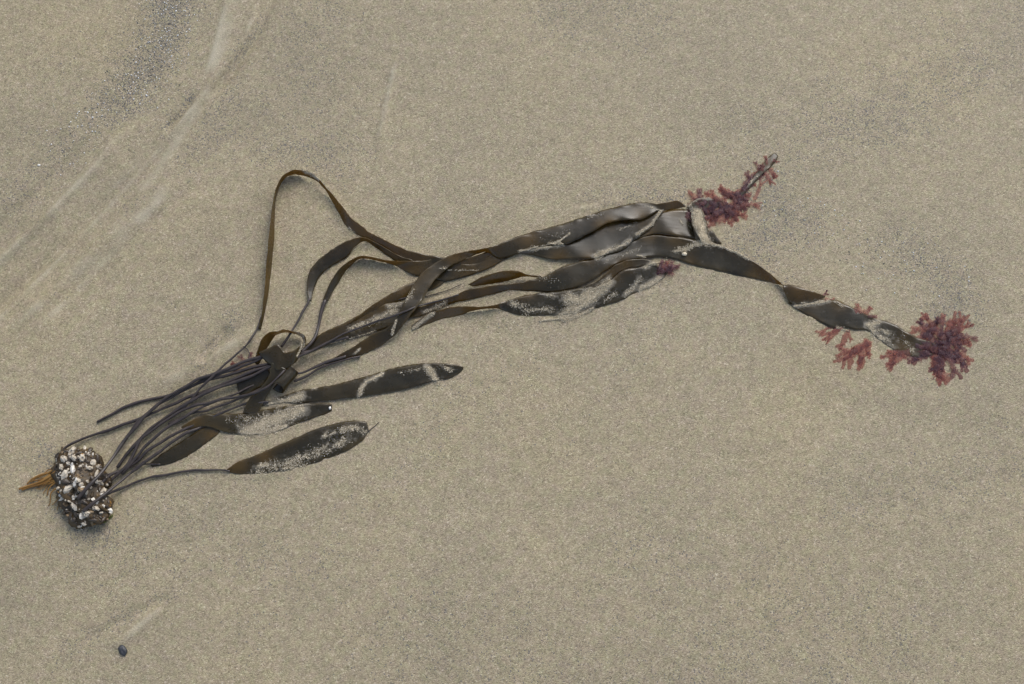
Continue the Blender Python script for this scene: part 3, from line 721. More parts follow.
RAD = [(1.9, 2.1), (1.9, 2.2), (2.3, 2.1), (2.1, 1.9), (2.4, 2.2), (2.2, 1.8), (1.9, 1.9), (2.3, 1.9), (1.7, 1.4), (1.1, .8), (1.6, 1.3), (1.8, 1.7), (1.8, 1.6), (2.0, 1.8), (1.8, 2.0), (2.0, 2.4), (1.7, 1.1), (1.9, 1.9), (1.7, 1.4), (2.2, 2.0), (.8, .5), (.7, .6)]
stipes = [stipe(kelp, p, a, b, 500 + 7 * i) for i, (p, (a, b)) in enumerate(zip(STIPES, RAD))]

# ------------------------------------------------------------------ sand banked up against the low edges of the kelp
RX0, RY0, RS = -0.62, -0.42, 0.001; RW, RH = 1240, 900
occ = np.zeros((RH, RW))
for V, F in ALL_BLADES:
    low = V[:, 2] - ground_z(V[:, 0], V[:, 1], False) < 0.006
    mid = (V[F[:, 0]] + V[F[:, 2]]) / 2; mlow = low[F[:, 0]]
    for Q in (V[low], mid[mlow]):
        ix = np.clip(((Q[:, 0] - RX0) / RS).astype(int), 0, RW - 1); iy = np.clip(((Q[:, 1] - RY0) / RS).astype(int), 0, RH - 1); occ[iy, ix] = 1
def gblur(a, sig):
    fy = np.fft.fftfreq(a.shape[0])[:, None]; fx = np.fft.rfftfreq(a.shape[1])[None, :]
    return np.fft.irfft2(np.fft.rfft2(a) * np.exp(-2 * (math.pi * sig) ** 2 * (fx ** 2 + fy ** 2)), a.shape)
solid = np.clip(gblur(occ, 1.2) * 3, 0, 1)
yy, xx = np.mgrid[0:RH, 0:RW]; xx = xx * RS + RX0; yy = yy * RS + RY0
bank = (0.0028 * gblur(solid, 2.6) - 0.0012 * gblur(solid, 9)) * (1 - 0.75 * solid) * (0.5 + 0.9 * fbm(xx * 45, yy * 45, 301, 3))
def bank_at(x, y):
    fx = (x - RX0) / RS; fy = (y - RY0) / RS
    ok = (fx > 1) & (fx < RW - 2) & (fy > 1) & (fy < RH - 2)
    return np.where(ok, bank[np.clip(fy, 0, RH - 1).astype(int), np.clip(fx, 0, RW - 1).astype(int)], 0)
for me_ in (sand_me, bpy.data.objects["loose_sand_grains"].data):
    co_ = np.empty(len(me_.vertices) * 3, np.float32); me_.vertices.foreach_get("co", co_); co_ = co_.reshape(-1, 3)
    co_[:, 2] += bank_at(co_[:, 0], co_[:, 1]); me_.vertices.foreach_set("co", co_.ravel()); me_.update()

# ------------------------------------------------------------------ holdfast with barnacles
def blob(name, c_px, rad_mm, h_mm, seed, rough=0.25, nu=40, nv=20, mat='holdfast', parent=None, rotz=0.0, smooth=True):
    c = to_world(np.array([c_px[0]]), np.array([c_px[1]]), np.array([h_mm]))[0]
    th = np.linspace(0, 2 * math.pi, nu, endpoint=False); ph = np.linspace(0, math.pi, nv)
    T, Pp = np.meshgrid(th, ph); d = np.stack([np.sin(Pp) * np.cos(T), np.sin(Pp) * np.sin(T), np.cos(Pp)], -1)
    nz = vnoise(d[..., 0] * 2.3 + d[..., 2] * 1.7 + 40, d[..., 1] * 2.3 - d[..., 2] * 1.3 + 40, seed) * .6 + vnoise(d[..., 0] * 6 + d[..., 2] * 5 + 40, d[..., 1] * 6 - d[..., 2] * 4 + 40, seed + 3) * .4
    r = 1 + rough * nz
    V = d * r[..., None] * np.array(rad_mm) * MM
    ca, sa = math.cos(rotz), math.sin(rotz)
    V = np.stack([V[..., 0] * ca - V[..., 1] * sa, V[..., 0] * sa + V[..., 1] * ca, V[..., 2]], -1).reshape(-1, 3) + c
    idx = np.arange(nu * nv).reshape(nv, nu); j2 = np.roll(idx, -1, 1)
    F = np.stack([idx[:-1].ravel(), idx[1:].ravel(), j2[1:].ravel(), j2[:-1].ravel()], 1)
    return V, F
V1, F1 = blob("", (80, 484), (21, 31, 14), 5, 61, 0.5, rotz=0.35)
V2, F2 = blob("", (90, 506), (19, 18, 11), 4, 67, 0.5)
V3, F3 = blob("", (70, 466), (15, 14, 9), 4, 71, 0.5)
V4, F4 = blob("", (92, 482), (16, 16, 8), 3, 77, 0.4)
hv = np.vstack([V1, V2, V3, V4]); hf = np.vstack([F1, F2 + len(V1), F3 + len(V1) + len(V2), F4 + len(V1) + len(V2) + len(V3)])
holdfast = link("holdfast", mesh_np("holdfast", hv, hf), M['holdfast'], kelp)
holdfast["label"] = "brown root clump crusted with small white barnacles"
hold_bvh = BVHTree.FromPolygons([tuple(v) for v in hv], [tuple(int(i) for i in f) for f in hf])

def barnacle_mesh(name, seed, mat):
    """six-plated cone with ribbed wall, rim, sunken mouth and two closing plates"""
    r_ = random.Random(seed); n = 18
    rings = [(1.0, -0.35), (0.92, 0.15), (0.70, 0.70), (0.52, 0.98), (0.40, 0.92), (0.34, 0.55), (0.0, 0.62)]
    V, F = [], []
    for k, (rr, z) in enumerate(rings):
        for i in range(n):
            a = 2 * math.pi * i / n
            rib = 1 + (0.10 if k < 4 else 0.02) * (1 if i % 3 else -1) + r_.uniform(-.05, .05)
            V.append((rr * rib * math.cos(a), 0.85 * rr * rib * math.sin(a), z + (0.09 * math.sin(3 * a + seed) if k in (2, 3) else 0)))
    for k in range(len(rings) - 1):
        for i in range(n):
            F.append((k * n + i, k * n + (i + 1) % n, (k + 1) * n + (i + 1) % n, (k + 1) * n + i))
    me = mesh_np(name, np.array(V), np.array(F), smooth=False); me.materials.append(M[mat]); return me
def mussel_mesh(name, mat):
    """pointed teardrop valve pair"""
    n, m = 12, 9; V, F = [], []
    for k in range(m):
        s = k / (m - 1); x = 2.2 * s - 1.1; w = 0.62 * math.sin(math.pi * min(1, s ** 0.75)) ** 0.8 + 0.02; h = 0.42 * math.sin(math.pi * s ** 0.8) ** 0.9 + 0.02
        for i in range(n):
            a = 2 * math.pi * i / n; V.append((x, w * math.cos(a) + .2 * s * s, h * math.sin(a) * (1.0 if abs(math.sin(a)) > .3 else .8)))
    for k in range(m - 1):
        for i in range(n): F.append((k * n + i, k * n + (i + 1) % n, (k + 1) * n + (i + 1) % n, (k + 1) * n + i))
    me = mesh_np(name, np.array(V), np.array(F)); me.materials.append(M[mat]); return me
def shard_mesh(name, seed, mat):
    r_ = np.random.default_rng(seed); n, m = 7, 5; V, F = [], []
    for k in range(m):
        ph = math.pi * k / (m - 1)
        for i in range(n):
            a = 2 * math.pi * i / n + .4 * k; q = r_.uniform(.7, 1.25)
            V.append((q * 1.15 * math.sin(ph) * math.cos(a), q * .8 * math.sin(ph) * math.sin(a), q * .75 * math.cos(ph)))
    for k in range(m - 1):
        for i in range(n): F.append((k * n + i, (k + 1) * n + i, (k + 1) * n + (i + 1) % n, k * n + (i + 1) % n))
    me = mesh_np(name, np.array(V), np.array(F), smooth=False); me.materials.append(M[mat]); return me
bm_w = [barnacle_mesh("barnacle", s, 'barnacle') for s in (1, 2, 3)]
bm_t = [barnacle_mesh("barnacle", s, 'tanshell') for s in (4, 5)]
bm_d = [mussel_mesh("mussel", 'mussel')]; bm_p = [shard_mesh("shell_plate", 1, 'shell'), shard_mesh("shell_plate", 2, 'barnacle'), shard_mesh("shell_plate", 3, 'shell'), shard_mesh("shell_plate", 5, 'barnacle')]; bm_t += [shard_mesh("shell_plate", 7, 'tanshell'), shard_mesh("shell_plate", 8, 'tanshell'), shard_mesh("shell_plate", 9, 'root')]
def stick(mesh, name, px, py, size_mm, parent, squash=1.0):
    w = unproject(px, py, 0.02); 
    hit = hold_bvh.ray_cast(Vector((w[0], w[1], 0.2)), Vector((0, 0, -1)))
    if hit[0] is None: return None
    nrm = (hit[1] + Vector((random.uniform(-.75, .75), random.uniform(-.75, .75), 0.25))).normalized()
    o = bpy.data.objects.new(name, mesh); col.objects.link(o)
    q = nrm.to_track_quat('Z', 'Y'); q.rotate  # orientation along the surface
    o.parent = parent; o.matrix_parent_inverse = parent.matrix_world.inverted()
    o.rotation_mode = 'QUATERNION'
    from mathutils import Quaternion
    o.rotation_quaternion = q @ Quaternion((0, 0, 1), random.uniform(0, 6.28))
    o.location = hit[0] + nrm * size_mm * 0.1 * MM
    o.scale = (size_mm * random.uniform(.6, 1.35) * MM, size_mm * random.uniform(.6, 1.2) * MM, size_mm * squash * MM)
    return o
# brighter groups seen on the clump (px), then fill-in
WHITE = [(68, 451, 4.5), (62, 459, 4), (72, 458, 4.2), (80, 457, 3.6), (89, 461, 4), (70, 470, 4.8), (63, 475, 4.4), (67, 488, 4.5), (75, 483, 3), (80, 481, 3), (93, 475, 2.8), (105, 509, 4.2), (78, 516, 4), (83, 511, 3.3), (92, 499, 3),
         (73, 507, 3.6), (98, 490, 3.4), (97, 482, 2.8), (85, 492, 3), (66, 463, 3.3), (77, 465, 3.2), (86, 467, 3), (60, 467, 3), (100, 494, 2.6), (89, 524, 2.5), (73, 529, 2.3), (68, 528, 2.2), (80, 523, 2.6), (95, 507, 2.8), (82, 447, 2.6), (58, 481, 2.4), (71, 496, 2.8)]
placed = []
for x, y, s in WHITE:
    s *= 0.98
    if stick(random.choice(bm_w + bm_p), "barnacle", x + random.uniform(-.8, .8), y + random.uniform(-.8, .8), s, holdfast, random.uniform(.8, 1.3)): placed.append((x, y, s))
tries = 0
while len(placed) < 300 and tries < 14000:
    tries += 1
    x, y = random.uniform(50, 117), random.uniform(446, 532); s = 0.8 + 2.3 * random.random() ** 2.2
    if any((x - a) ** 2 + (y - b) ** 2 < (0.5 * (s + c)) ** 2 for a, b, c in placed): continue
    k = random.random()
    if k < 0.36: o = stick(random.choice(bm_w + bm_p), "barnacle", x, y, s, holdfast, random.uniform(.7, 1.2))
    elif k < 0.56: o = stick(random.choice(bm_t), "barnacle", x, y, s, holdfast, random.uniform(.7, 1.2))
    else: o = stick(bm_d[0], "mussel", x, y, s * 1.6, holdfast)
    if o: placed.append((x, y, s))

# haptera: tan root strands fanning to the left, short brown ones all round
def strand(pts, r0, r1, mat, name="root_strand", parent=holdfast, flat=1.0):
    C = catmull(pts, 1.6); P = to_world(C[:, 0], C[:, 1], C[:, 2])
    V, F = tube_geo(P, np.linspace(r0, r1, len(P)) * MM, 6)
    return link(name, mesh_np(name, V, F), M[mat], parent)
for pts, a, b in [
    ([(62, 466, 7), (52, 475, 5), (40, 482, 3.5), (28, 486, 2.5), (19, 489, 2)], 2.1, 1.3),
    ([(60, 470, 5), (48, 481, 3), (38, 485, 2.5), (30, 487, 2), (22, 490, 1.5)], 2.0, 1.2),
    ([(60, 463, 6), (50, 472, 5), (40, 475, 4), (32, 479, 3), (27, 484, 2)], 1.5, 1.0),
    ([(58, 467, 5), (46, 474, 4), (36, 478, 3), (31, 482, 2.5)], 1.3, .8),
    ([(57, 480, 4), (49, 484, 3), (44, 483, 2), (38, 487, 1.5)], 1.3, .6),
    ([(56, 482, 4), (49, 488, 3), (47, 496, 1.5)], 1.2, .5), ([(58, 487, 4), (51, 493, 2.5), (50, 503, 1.2), (48, 506, .8)], 1.0, .4),
    ([(62, 490, 4), (57, 500, 2.5), (52, 505, 1)], .9, .4), ([(57, 476, 4), (50, 482, 2.5), (43, 494, 1.2)], .9, .4), ([(61, 492, 3), (60, 500, 2), (57, 510, 1)], .9, .3),
    ([(58, 472, 5), (50, 478, 4), (44, 478, 3), (35, 484, 2)], .9, .5), ([(60, 461, 5), (55, 468, 4), (48, 470, 3), (42, 476, 2)], 1.0, .5)]:
    strand(pts, a * .85, b * .7, 'root')
for i in range(6):                      # frayed fibres of the golden tuft
    x1, y1 = random.uniform(20, 40), random.uniform(478, 491); q = random.uniform(-4, 4)
    strand([(random.uniform(56, 62), random.uniform(464, 482), 5), ((x1 + 58) / 2, (y1 + 473) / 2 + q, 4), (x1 + 4, y1 - 1 + q * .3, 2.5), (x1, y1, random.uniform(1, 2.5))], random.uniform(.5, 1.0), .3, 'root')
for i in range(70):
    a = random.uniform(0, 2 * math.pi); cx, cy = random.choice([(80, 486, ), (90, 506), (70, 466)]); rx = random.uniform(14, 23); ry = random.uniform(16, 30) if cy == 486 else random.uniform(11, 18)
    x0, y0 = cx + rx * .55 * math.cos(a), cy + ry * .55 * math.sin(a); x1, y1 = cx + rx * 1.12 * math.cos(a + .2), cy + ry * 1.1 * math.sin(a + .2)
    if x1 < 52 or x1 > 117 or y1 < 444 or y1 > 530: continue
    strand([(x0, y0, random.uniform(10, 16)), ((x0 + x1) / 2 + random.uniform(-2, 2), (y0 + y1) / 2 + random.uniform(-2, 2), random.uniform(7, 12)), (x1, y1, random.uniform(.5, 4))], random.uniform(1.3, 2.2), random.uniform(.7, 1.2), 'holdfast')
strand([(103, 517, 4), (108, 519, 2), (113, 515, 1)], 1.3, .6, 'green', "green_shred"); strand([(100, 521, 3), (105, 522, 1.5), (109, 518, .8)], 1.2, .5, 'green', "green_shred")

strand([(368, 432, 1.5), (371, 429, 1), (375, 426, .6), (379, 422, .5)], .45, .3, 'stipe', "thread", kelp)

# ------------------------------------------------------------------ red seaweed tufts
def frond_mesh(root, ang, length, width, rnd, h0, h1, depth=0):
    """flat forking frond; root in px, lengths in px; returns verts, faces"""
    V, F = [], []; top = rnd.choice((1, 1, 1, 2))
    def grow(x, y, a, L, w, h, lev):
        steps = max(3, int(L / 1.6)); pts = []; cur = rnd.uniform(-.07, .07); ph = rnd.uniform(0, 6)
        for i in range(steps + 1):
            t = i / steps
            pts.append((x, y, a, w * (1 - .25 * t) * (1 + rnd.uniform(-.25, .25)), h))
            a += cur + rnd.uniform(-.12, .12); x += math.cos(a) * L / steps; y += math.sin(a) * L / steps
            h = max(.3, h + (h1 - h0) / (steps * 2.2) + rnd.uniform(-.15, .15))
        base = len(V)
        for k, (qx, qy, qa, qw, qh) in enumerate(pts):
            nx_, ny_ = -math.sin(qa), math.cos(qa); tw = .35 * math.sin(k * .9 + ph)
            for u in (-1, 0, 1):
                jj = rnd.uniform(.65, 1.35)
                V.append((qx + nx_ * qw * .5 * u * jj, qy + ny_ * qw * .5 * u * jj, max(.15, qh + tw * u * min(qw, 3) * .4)))
        for i in range(len(pts) - 1):
            for u in (0, 1):
                q = base + 3 * i + u; F.append((q, q + 1, q + 4, q + 3))
            if lev < 3 and rnd.random() < .12 and i > 0:          # ragged side teeth
                qx, qy, qa, qw, qh = pts[i]; sd_ = rnd.choice((-1, 1)); ta = qa + sd_ * rnd.uniform(.6, 1.1); tl = rnd.uniform(.2, .6) * qw + .8
                e = base + 3 * i + (2 if sd_ > 0 else 0); k = len(V)
                V.append((V[e][0] + math.cos(ta) * tl, V[e][1] + math.sin(ta) * tl, max(.15, qh + rnd.uniform(-.4, .4))))
                F.append((e, e + 3, k, k))
        ex, ey, ea, ew, eh = pts[-1]
        if lev < top:
            for s in ((-1, 1) if rnd.random() < .7 else (-1, 0, 1)):
                grow(ex, ey, ea + s * rnd.uniform(.25, .6), L * rnd.uniform(.4, .75), ew * rnd.uniform(.6, .9), eh, lev + 1)
        else:
            b = base + 3 * (len(pts) - 1); k = len(V)          # rounded tip
            for s in (-.75, 0, .75):
                tl = ew * rnd.uniform(.45, .6); V.append((ex + math.cos(ea + s) * tl, ey + math.sin(ea + s) * tl, max(.15, eh)))
            F.append((b, b + 1, k, k)); F.append((b + 1, k + 1, k, k)); F.append((b + 1, k + 2, k + 1, k + 1)); F.append((b + 1, b + 2, k + 2, k + 2))
    grow(root[0], root[1], ang, length * (.58 if top == 1 else .46), width * 1.3, h0, 0)
    V = np.array(V); W = to_world(V[:, 0], V[:, 1], V[:, 2])
    T = []
    for f in F:
        T.append((f[0], f[1], f[2]))
        if f[2] != f[3]: T.append((f[0], f[2], f[3]))
    # give the membrane a thickness
    n = len(W); W2 = W.copy(); W2[:, 2] -= 0.00015
    T = np.array(T); edges = {}
    for t in T:
        for e in ((t[0], t[1]), (t[1], t[2]), (t[2], t[0])):
            k = (min(e), max(e)); edges[k] = edges.get(k, []) + [e]
    rim = []
    for k, es in edges.items():
        if len(es) == 1:
            a, b = es[0]; rim += [(b, a, a + n), (b, a + n, b + n)]
    return np.vstack([W, W2]), np.vstack([T, T[:, ::-1] + n, np.array(rim)])

def tuft(center, label, specs, seed, group=None):
    """specs: (x, y, angle deg (image, clockwise down), length px, width px, material, height)"""
    rnd = random.Random(seed)
    loc = to_world(np.array([center[0]]), np.array([center[1]]), np.array([0.0]))[0]
    root = empty("red_seaweed", loc); tag(root, label, "seaweed", group)
    for (x, y, a, L, w, m, h) in specs:
        V, F = frond_mesh((x, y), R(a), L, w, rnd, h, max(.4, h * .25))
        link("frond", mesh_np("frond", V, F), M[m], root)
    return root
rt = random.Random(5)
spec = []
for i in range(50):                      # the big tuft at the far end
    a = rt.uniform(-180, 180); k = 'purple' if rt.random() < .62 else 'red'
    spec.append((942 + rt.gauss(0, 9), 341 + rt.gauss(0, 9), a, rt.uniform(8, 19), rt.uniform(3, 6), k, rt.uniform(.8, 4)))
for (x, y, a, L, w, k) in [(945, 335, -70, 26, 6, 'red'), (952, 334, -45, 26, 6, 'red'), (955, 342, 0, 18, 5, 'red'), (938, 352, 108, 36, 8, 'red'), (936, 356, 98, 34, 7, 'red'), (948, 355, 75, 26, 6, 'purple'), (955, 350, 55, 24, 5, 'purple'),
                           (930, 338, -165, 26, 5, 'red'), (932, 334, -140, 26, 5, 'red'), (935, 330, -120, 22, 5, 'red'), (930, 352, 160, 24, 6, 'purple'), (905, 350, 160, 26, 7, 'red'), (903, 354, 140, 22, 6, 'red'), (910, 353, 170, 24, 6, 'red'), (960, 352, 40, 16, 5, 'red'), (958, 330, -30, 16, 5, 'red'), (926, 346, 175, 22, 5, 'purple'), (945, 348, 30, 20, 7, 'purple')]:
    spec.append((x, y, a, L, w, k, rt.uniform(.8, 2)))
tuft((940, 345), "bushy purple-red seaweed tuft at the tip of the longest kelp strap", spec, 11)
spec = []
for i in range(60):
    x, y = rt.choice([(712, 206), (720, 200), (728, 206), (735, 196), (740, 190), (703, 203), (733, 210), (724, 212), (715, 213), (738, 203)])
    k = 'purple' if rt.random() < .5 else 'red'
    spec.append((x + rt.uniform(-5, 5), y + rt.uniform(-4, 4), rt.uniform(-180, 180), rt.uniform(9, 18), rt.uniform(3, 5.5), k, rt.uniform(1.5, 4)))
for (x, y, a, L, w, k) in [(740, 205, -15, 24, 3, 'red'), (755, 200, -75, 28, 3, 'red'), (752, 186, -120, 16, 3, 'purple'), (765, 172, 60, 16, 4, 'red'), (770, 168, 70, 14, 4, 'red'), (735, 214, 100, 14, 4, 'red'), (725, 218, 170, 18, 5, 'red'), (715, 222, 165, 14, 5, 'red'), (745, 185, -60, 14, 4, 'purple'), (757, 174, -50, 14, 3, 'red'), (690, 215, 80, 12, 4, 'purple'), (688, 212, 95, 14, 4, 'purple')]:
    spec.append((x, y, a, L, w, k, rt.uniform(1, 3)))
for i in range(16):
    t_ = rt.random(); spec.append((744 + 30 * t_ + rt.uniform(-3, 3), 188 - 31 * t_ + rt.uniform(-3, 3), rt.uniform(-180, 180), rt.uniform(6, 11), rt.uniform(2, 3.5), 'purple' if rt.random() < .4 else 'red', rt.uniform(1, 3)))
tuft((722, 205), "matted dark red seaweed clump trailing a narrow grey kelp scrap", spec, 12)
spec = []
for i in range(16):
    spec.append((666 + rt.uniform(-9, 9), 268 + rt.uniform(-4, 4), rt.choice([-20, 20, 160, 200, -60, 60]) + rt.uniform(-25, 25), rt.uniform(8, 15), rt.uniform(2.5, 4), 'purple' if rt.random() < .7 else 'red', rt.uniform(3, 6)))
tuft((666, 269), "small purple seaweed scrap on the end of the short sandy strap", spec, 13)
tuft((832, 330), "thin pink seaweed sprigs below the kink of the longest strap", [(842, 326, 150, 24, 4, 'red', 1), (838, 328, 130, 22, 4, 'red', 1), (847, 333, 110, 20, 4, 'red', 1), (832, 326, 165, 18, 3, 'red', .8), (848, 330, 80, 14, 3, 'red', .8)], 14)
tuft((852, 352), "pink forked seaweed sprig lying flat beside the dusted strap end", [(870, 341, 140, 30, 6, 'red', 1.2), (868, 342, 155, 36, 6, 'red', 1.2), (862, 347, 160, 34, 6, 'red', 1), (870, 341, 100, 18, 5, 'red', 1), (858, 350, 165, 26, 5, 'red', .8)], 15)
tuft((862, 311), "tiny pink seaweed wisp on the upper edge of the longest strap", [(862, 313, -110, 12, 4, 'red', 3), (866, 314, -70, 11, 4, 'red', 3), (858, 312, -150, 10, 4, 'red', 3), (868, 316, 10, 9, 3, 'purple', 2)], 16)
tuft((823, 297), "tiny dark red seaweed flecks at the amber fold", [(822, 296, -40, 9, 2.5, 'purple', 2.5), (825, 299, 10, 11, 2.5, 'red', 2), (830, 300, 30, 9, 3, 'purple', 2)], 17)
tuft((240, 365), "small dull purple seaweed scrap caught beside the kelp knot", [(243, 365, 180, 10, 3, 'purple', 4), (240, 366, 150, 9, 3, 'purple', 3), (246, 362, -140, 10, 3, 'purple', 5), (250, 360, -100, 9, 3, 'purple', 6), (238, 366, 200, 8, 3, 'red', 2)], 18)

# ------------------------------------------------------------------ sand caught on the blades; on the loop, painted glare
off = 0; VV, FF = [], []
for V, F in ALL_BLADES:
    VV += [tuple(v) for v in V]; FF += [tuple(int(i) + off for i in f) for f in F]; off += len(V)
blade_bvh = BVHTree.FromPolygons(VV, FF)
def drop_sand(parent, strokes, name="sand_or_glare_crust"):
    """strokes: (polyline px, half width px, grains per px of area, pile mm)"""
    P, rr = [], []
    me_ = parent.data; co_ = np.empty(len(me_.vertices) * 3, np.float32); me_.vertices.foreach_get("co", co_); co_ = co_.reshape(-1, 3); dust = np.zeros(len(co_))
    for line, w, dens, pile in strokes:
        d_, _, _ = dist_polyline(co_[:, 0], co_[:, 1], poly_px(line, 0.004)); dust = np.maximum(dust, np.exp(-(d_ / (w * .85 * MM)) ** 2) * min(1, dens / 2.4))
    da_ = me_.attributes.new("dust", 'FLOAT', 'POINT'); da_.data.foreach_set("value", dust.astype(np.float32))
    for line, w, dens, pile in strokes:
        line = np.array(line, float)
        seg = np.linalg.norm(np.diff(line, axis=0), axis=1); cum = np.concatenate([[0], np.cumsum(seg)])
        n = int(max(4, (cum[-1] + w) * 2 * w * dens * 2.9))
        t = rng.uniform(0, cum[-1], n); q = rng.normal(0, .52, n)
        x = np.interp(t, cum, line[:, 0]) + q * w * (0.75 + 0.5 * vnoise(t / 6, np.zeros(n), int(line[0, 0]))) * .8
        y = np.interp(t, cum, line[:, 1]) + rng.normal(0, .52, n) * w * (0.75 + 0.5 * vnoise(t / 5, np.zeros(n) + 4, int(line[0, 1]))) * .8
        cl = .8 * vnoise(x / 4.5, y / 4.5, 9) + .6 * vnoise(x / 1.8, y / 1.8, 10)
        keep = rng.random(n) < np.clip((cl + (1.2 if dens > 2 else .45)) * 1.1, .04, 1); x, y, q = x[keep], y[keep], q[keep]
        w0 = unproject(x, y, np.full(len(x), 0.005))
        for i in range(len(x)):
            hit = blade_bvh.ray_cast(Vector((w0[i, 0], w0[i, 1], 0.1)), Vector((0, 0, -1)))
            gz = float(ground_z(w0[i, 0], w0[i, 1], False)) if hit[0] is None else hit[0].z
            P.append((w0[i, 0], w0[i, 1], gz + (0.2 + pile * rng.random() * max(0, 1 - abs(q[i]) * .7)) * MM)); rr.append((0.16 + 0.36 * rng.random() ** 2.2) * MM)
    P = np.array(P); rr = np.array(rr)
    me = grain_mesh(name, P, rr, np.clip((grain_colours(len(P), 0.45) - np.array([.27, .25, .19])) * 1.25 + np.array([.37, .345, .28]), .06, .8))
    o = link(name, me, M['grain'], parent); o["kind"] = "stuff"; return o
drop_sand(b_leaf1, [([(358, 396), (361, 388), (366, 381), (373, 378), (382, 373)], 2.6, 3, .9), ([(426, 366), (430, 370), (434, 376), (437, 382)], 4.2, 3, 1), ([(268, 404), (285, 401), (301, 395)], 6, 2.2, .8), ([(312, 388), (316, 386)], 2, 2, .4), ([(440, 366), (452, 368)], 4, .8, .3), ([(400, 372), (420, 368)], 3, .5, .2)])
drop_sand(b_leaf2, [([(244, 431), (262, 424), (282, 416), (302, 408)], 9, 2.2, .9), ([(240, 431), (262, 432), (285, 425)], 4, 2.4, .6), ([(235, 420), (300, 415)], 8, .4, .2), ([(226, 418), (238, 428)], 4, .25, .2)])
drop_sand(b_leaf4, [([(252, 471), (285, 462), (320, 450), (350, 438)], 8, .75, .3), ([(320, 436), (355, 426), (364, 432)], 6, .8, .3), ([(255, 466), (275, 463)], 5, 1.0, .4), ([(275, 470), (310, 463)], 4, .8, .3)])
drop_sand(b_under, [([(519, 250.5), (532, 248.5), (547, 246), (560, 241)], 2.6, 3.2, 1.0), ([(560, 241), (565, 237), (570, 233)], 1.3, 3, .6), ([(548, 245), (563, 244)], 2.6, 3, .8), ([(595, 257), (603, 253), (611, 249)], 4.2, 3, 1.2), ([(611, 249), (622, 245), (631, 239)], 3, 1.6, .5), ([(636, 234.5), (645, 229), (652, 224), (656, 218), (661, 210)], 2.0, 4, 1.2), ([(440, 269), (478, 269)], 2, .7, .2), ([(620, 228), (640, 222)], 3, .5, .2)])
drop_sand(b_end, [([(697, 212), (699, 222), (702, 232), (706, 242)], 8, 7, 1.4), ([(706, 214), (711, 224)], 3, 2, .5), ([(704, 242), (694, 244), (685, 249), (675, 250)], 3, 3, .8), ([(712, 243), (724, 246), (738, 252), (750, 258)], 2.6, 4, .9), ([(676, 246), (690, 249)], 4, 1, .3), ([(680, 218), (684, 224)], 2.5, .8, .3), ([(688, 202), (700, 197), (712, 196)], 2.5, 2, .5)])
drop_sand(b_short, [([(560, 316), (575, 309), (590, 300), (602, 288), (610, 281)], 7, 4.5, 1.6), ([(540, 318.5), (560, 317), (580, 313), (594, 307)], 2.6, 4.5, 1.2), ([(568, 298), (580, 300), (592, 292)], 8, 4, 1.2), ([(512, 302), (530, 309), (550, 308)], 7, .8, .3), ([(626, 293), (634, 286), (640, 277)], 4, 1.6, .5), ([(640, 288), (652, 282), (661, 276)], 5, 2.4, .7), ([(604, 300), (616, 292)], 5, .5, .2), ([(645, 267), (652, 263), (668, 258)], 2.6, 2.6, .8), ([(637, 254), (643, 255), (648, 258)], 1, 3, .4), ([(412, 328), (424, 319), (433, 313)], 2.6, 2.5, .8), ([(545, 293), (556, 296)], 3, 1, .3)])
drop_sand(b_long, [([(795, 305), (812, 303), (829, 300)], 3, 2.6, .7), ([(796, 304), (800, 305)], 2, 2, .5), ([(838, 326.5), (850, 330)], 1.8, 3, .7), ([(868, 324), (874, 325), (879, 321)], 5, 3, .8), ([(873, 330), (884, 338), (894, 346)], 6.5, 1.3, .4), ([(880, 328), (894, 334)], 5, .9, .3), ([(902, 338), (916, 350)], 6, .5, .3), ([(350, 328), (372, 320), (396, 309)], 5, 1.3, .4), ([(388, 306), (400, 303)], 3.5, 2, .5), ([(424, 311), (434, 307), (446, 302)], 3, 1.8, .5), ([(330, 342), (350, 338), (375, 330)], 2, 1.4, .4), ([(457, 303), (470, 300)], 2, 1.5, .4), ([(530, 272), (560, 283)], 6, .12, .1), ([(600, 262), (640, 248)], 7, .15, .1), ([(836, 301), (844, 306)], 3, .6, .3)])
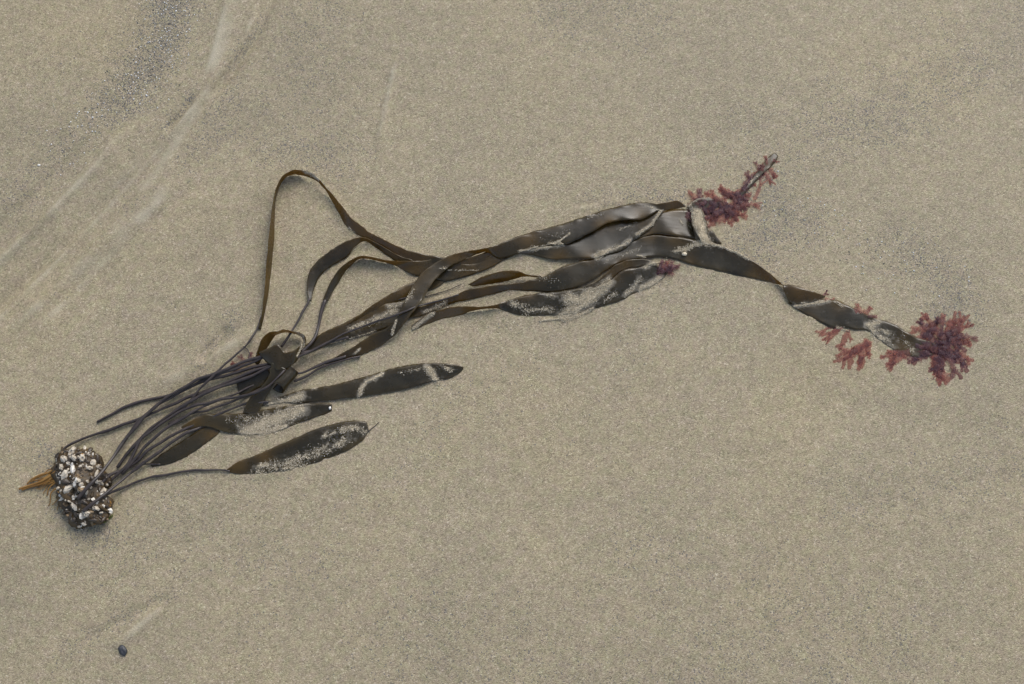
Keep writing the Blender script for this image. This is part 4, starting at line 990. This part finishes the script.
drop_sand(b_sash, [([(392, 335), (395, 327), (397, 321)], 1.3, 3, .6), ([(354, 353), (360, 348)], 1.2, 2.5, .4), ([(588, 217), (605, 213)], 4, .3, .2), ([(405, 305), (414, 290)], 4, .35, .2), ([(540, 240), (570, 230)], 6, .1, .1), ([(686, 204), (692, 203)], 2.6, 2.5, .6), ([(645, 206), (662, 211)], 1.6, 1.2, .3), ([(587, 216), (594, 214.5)], 1.4, 2, .4)])
drop_sand(b_tail, [([(748, 184), (758, 174)], 2.4, 1.4, .3)])
drop_sand(b_collar, [([(297, 333), (304, 337), (304, 345), (301, 352), (298, 358)], 1.6, 2.4, .5), ([(257, 350), (254, 356), (250, 361)], 2.4, 2, .5)])
drop_sand(b_loop, [([(304, 172.5), (312, 175.5), (320, 181)], 1.6, 2.6, .4), ([(340, 202), (346, 210)], 1.2, 2.5, .4), ([(348, 226), (354, 232)], 1.2, 1.6, .3)])  # pale grains painting the glare on the loop's crest and shoulder

# ------------------------------------------------------------------ small loose things
def pebble(name, px, py, rad, h, seed, mat, label, cat, rough=.3, rotz=0):
    V, F = blob(name, (px, py), rad, h, seed, rough, 20, 12, rotz=rotz)
    o = link(name, mesh_np(name, V, F), M[mat]); return tag(o, label, cat)
pebble("pebble", 122.5, 650, (3.9, 5.4, 1.9), .7, 91, 'pebble', "small dark slate-grey pebble lying alone on bare sand", "pebble", .35, .3)
pebble("shell_chip_or_glint", 330, 408, (1.2, 1.5, .9), 2.6, 93, 'shell', "white bead painting a bright glint on the tip of a sandy kelp leaf", "shell chip", .3)  # white bead stands in for a glint on the leaf tip
pebble("shell_chip_or_glint", 684.5, 254, (2.6, 2.0, 1.5), 4.0, 95, 'tanshell', "rounded tan shell chip on the longest strap near its sandy fold", "shell chip", .25)
bpy.data.objects["shell_chip_or_glint.001"].data.materials[0] = plain_material("pale_chip", (0.55, 0.47, 0.33), (0.62, 0.54, 0.4), 200, .45)
pebble("shell_chip_or_glint", 39, 165, (1.6, 1.2, .8), .4, 97, 'shell', "tiny white shell chip beside the swash runnels", "shell chip", .3)
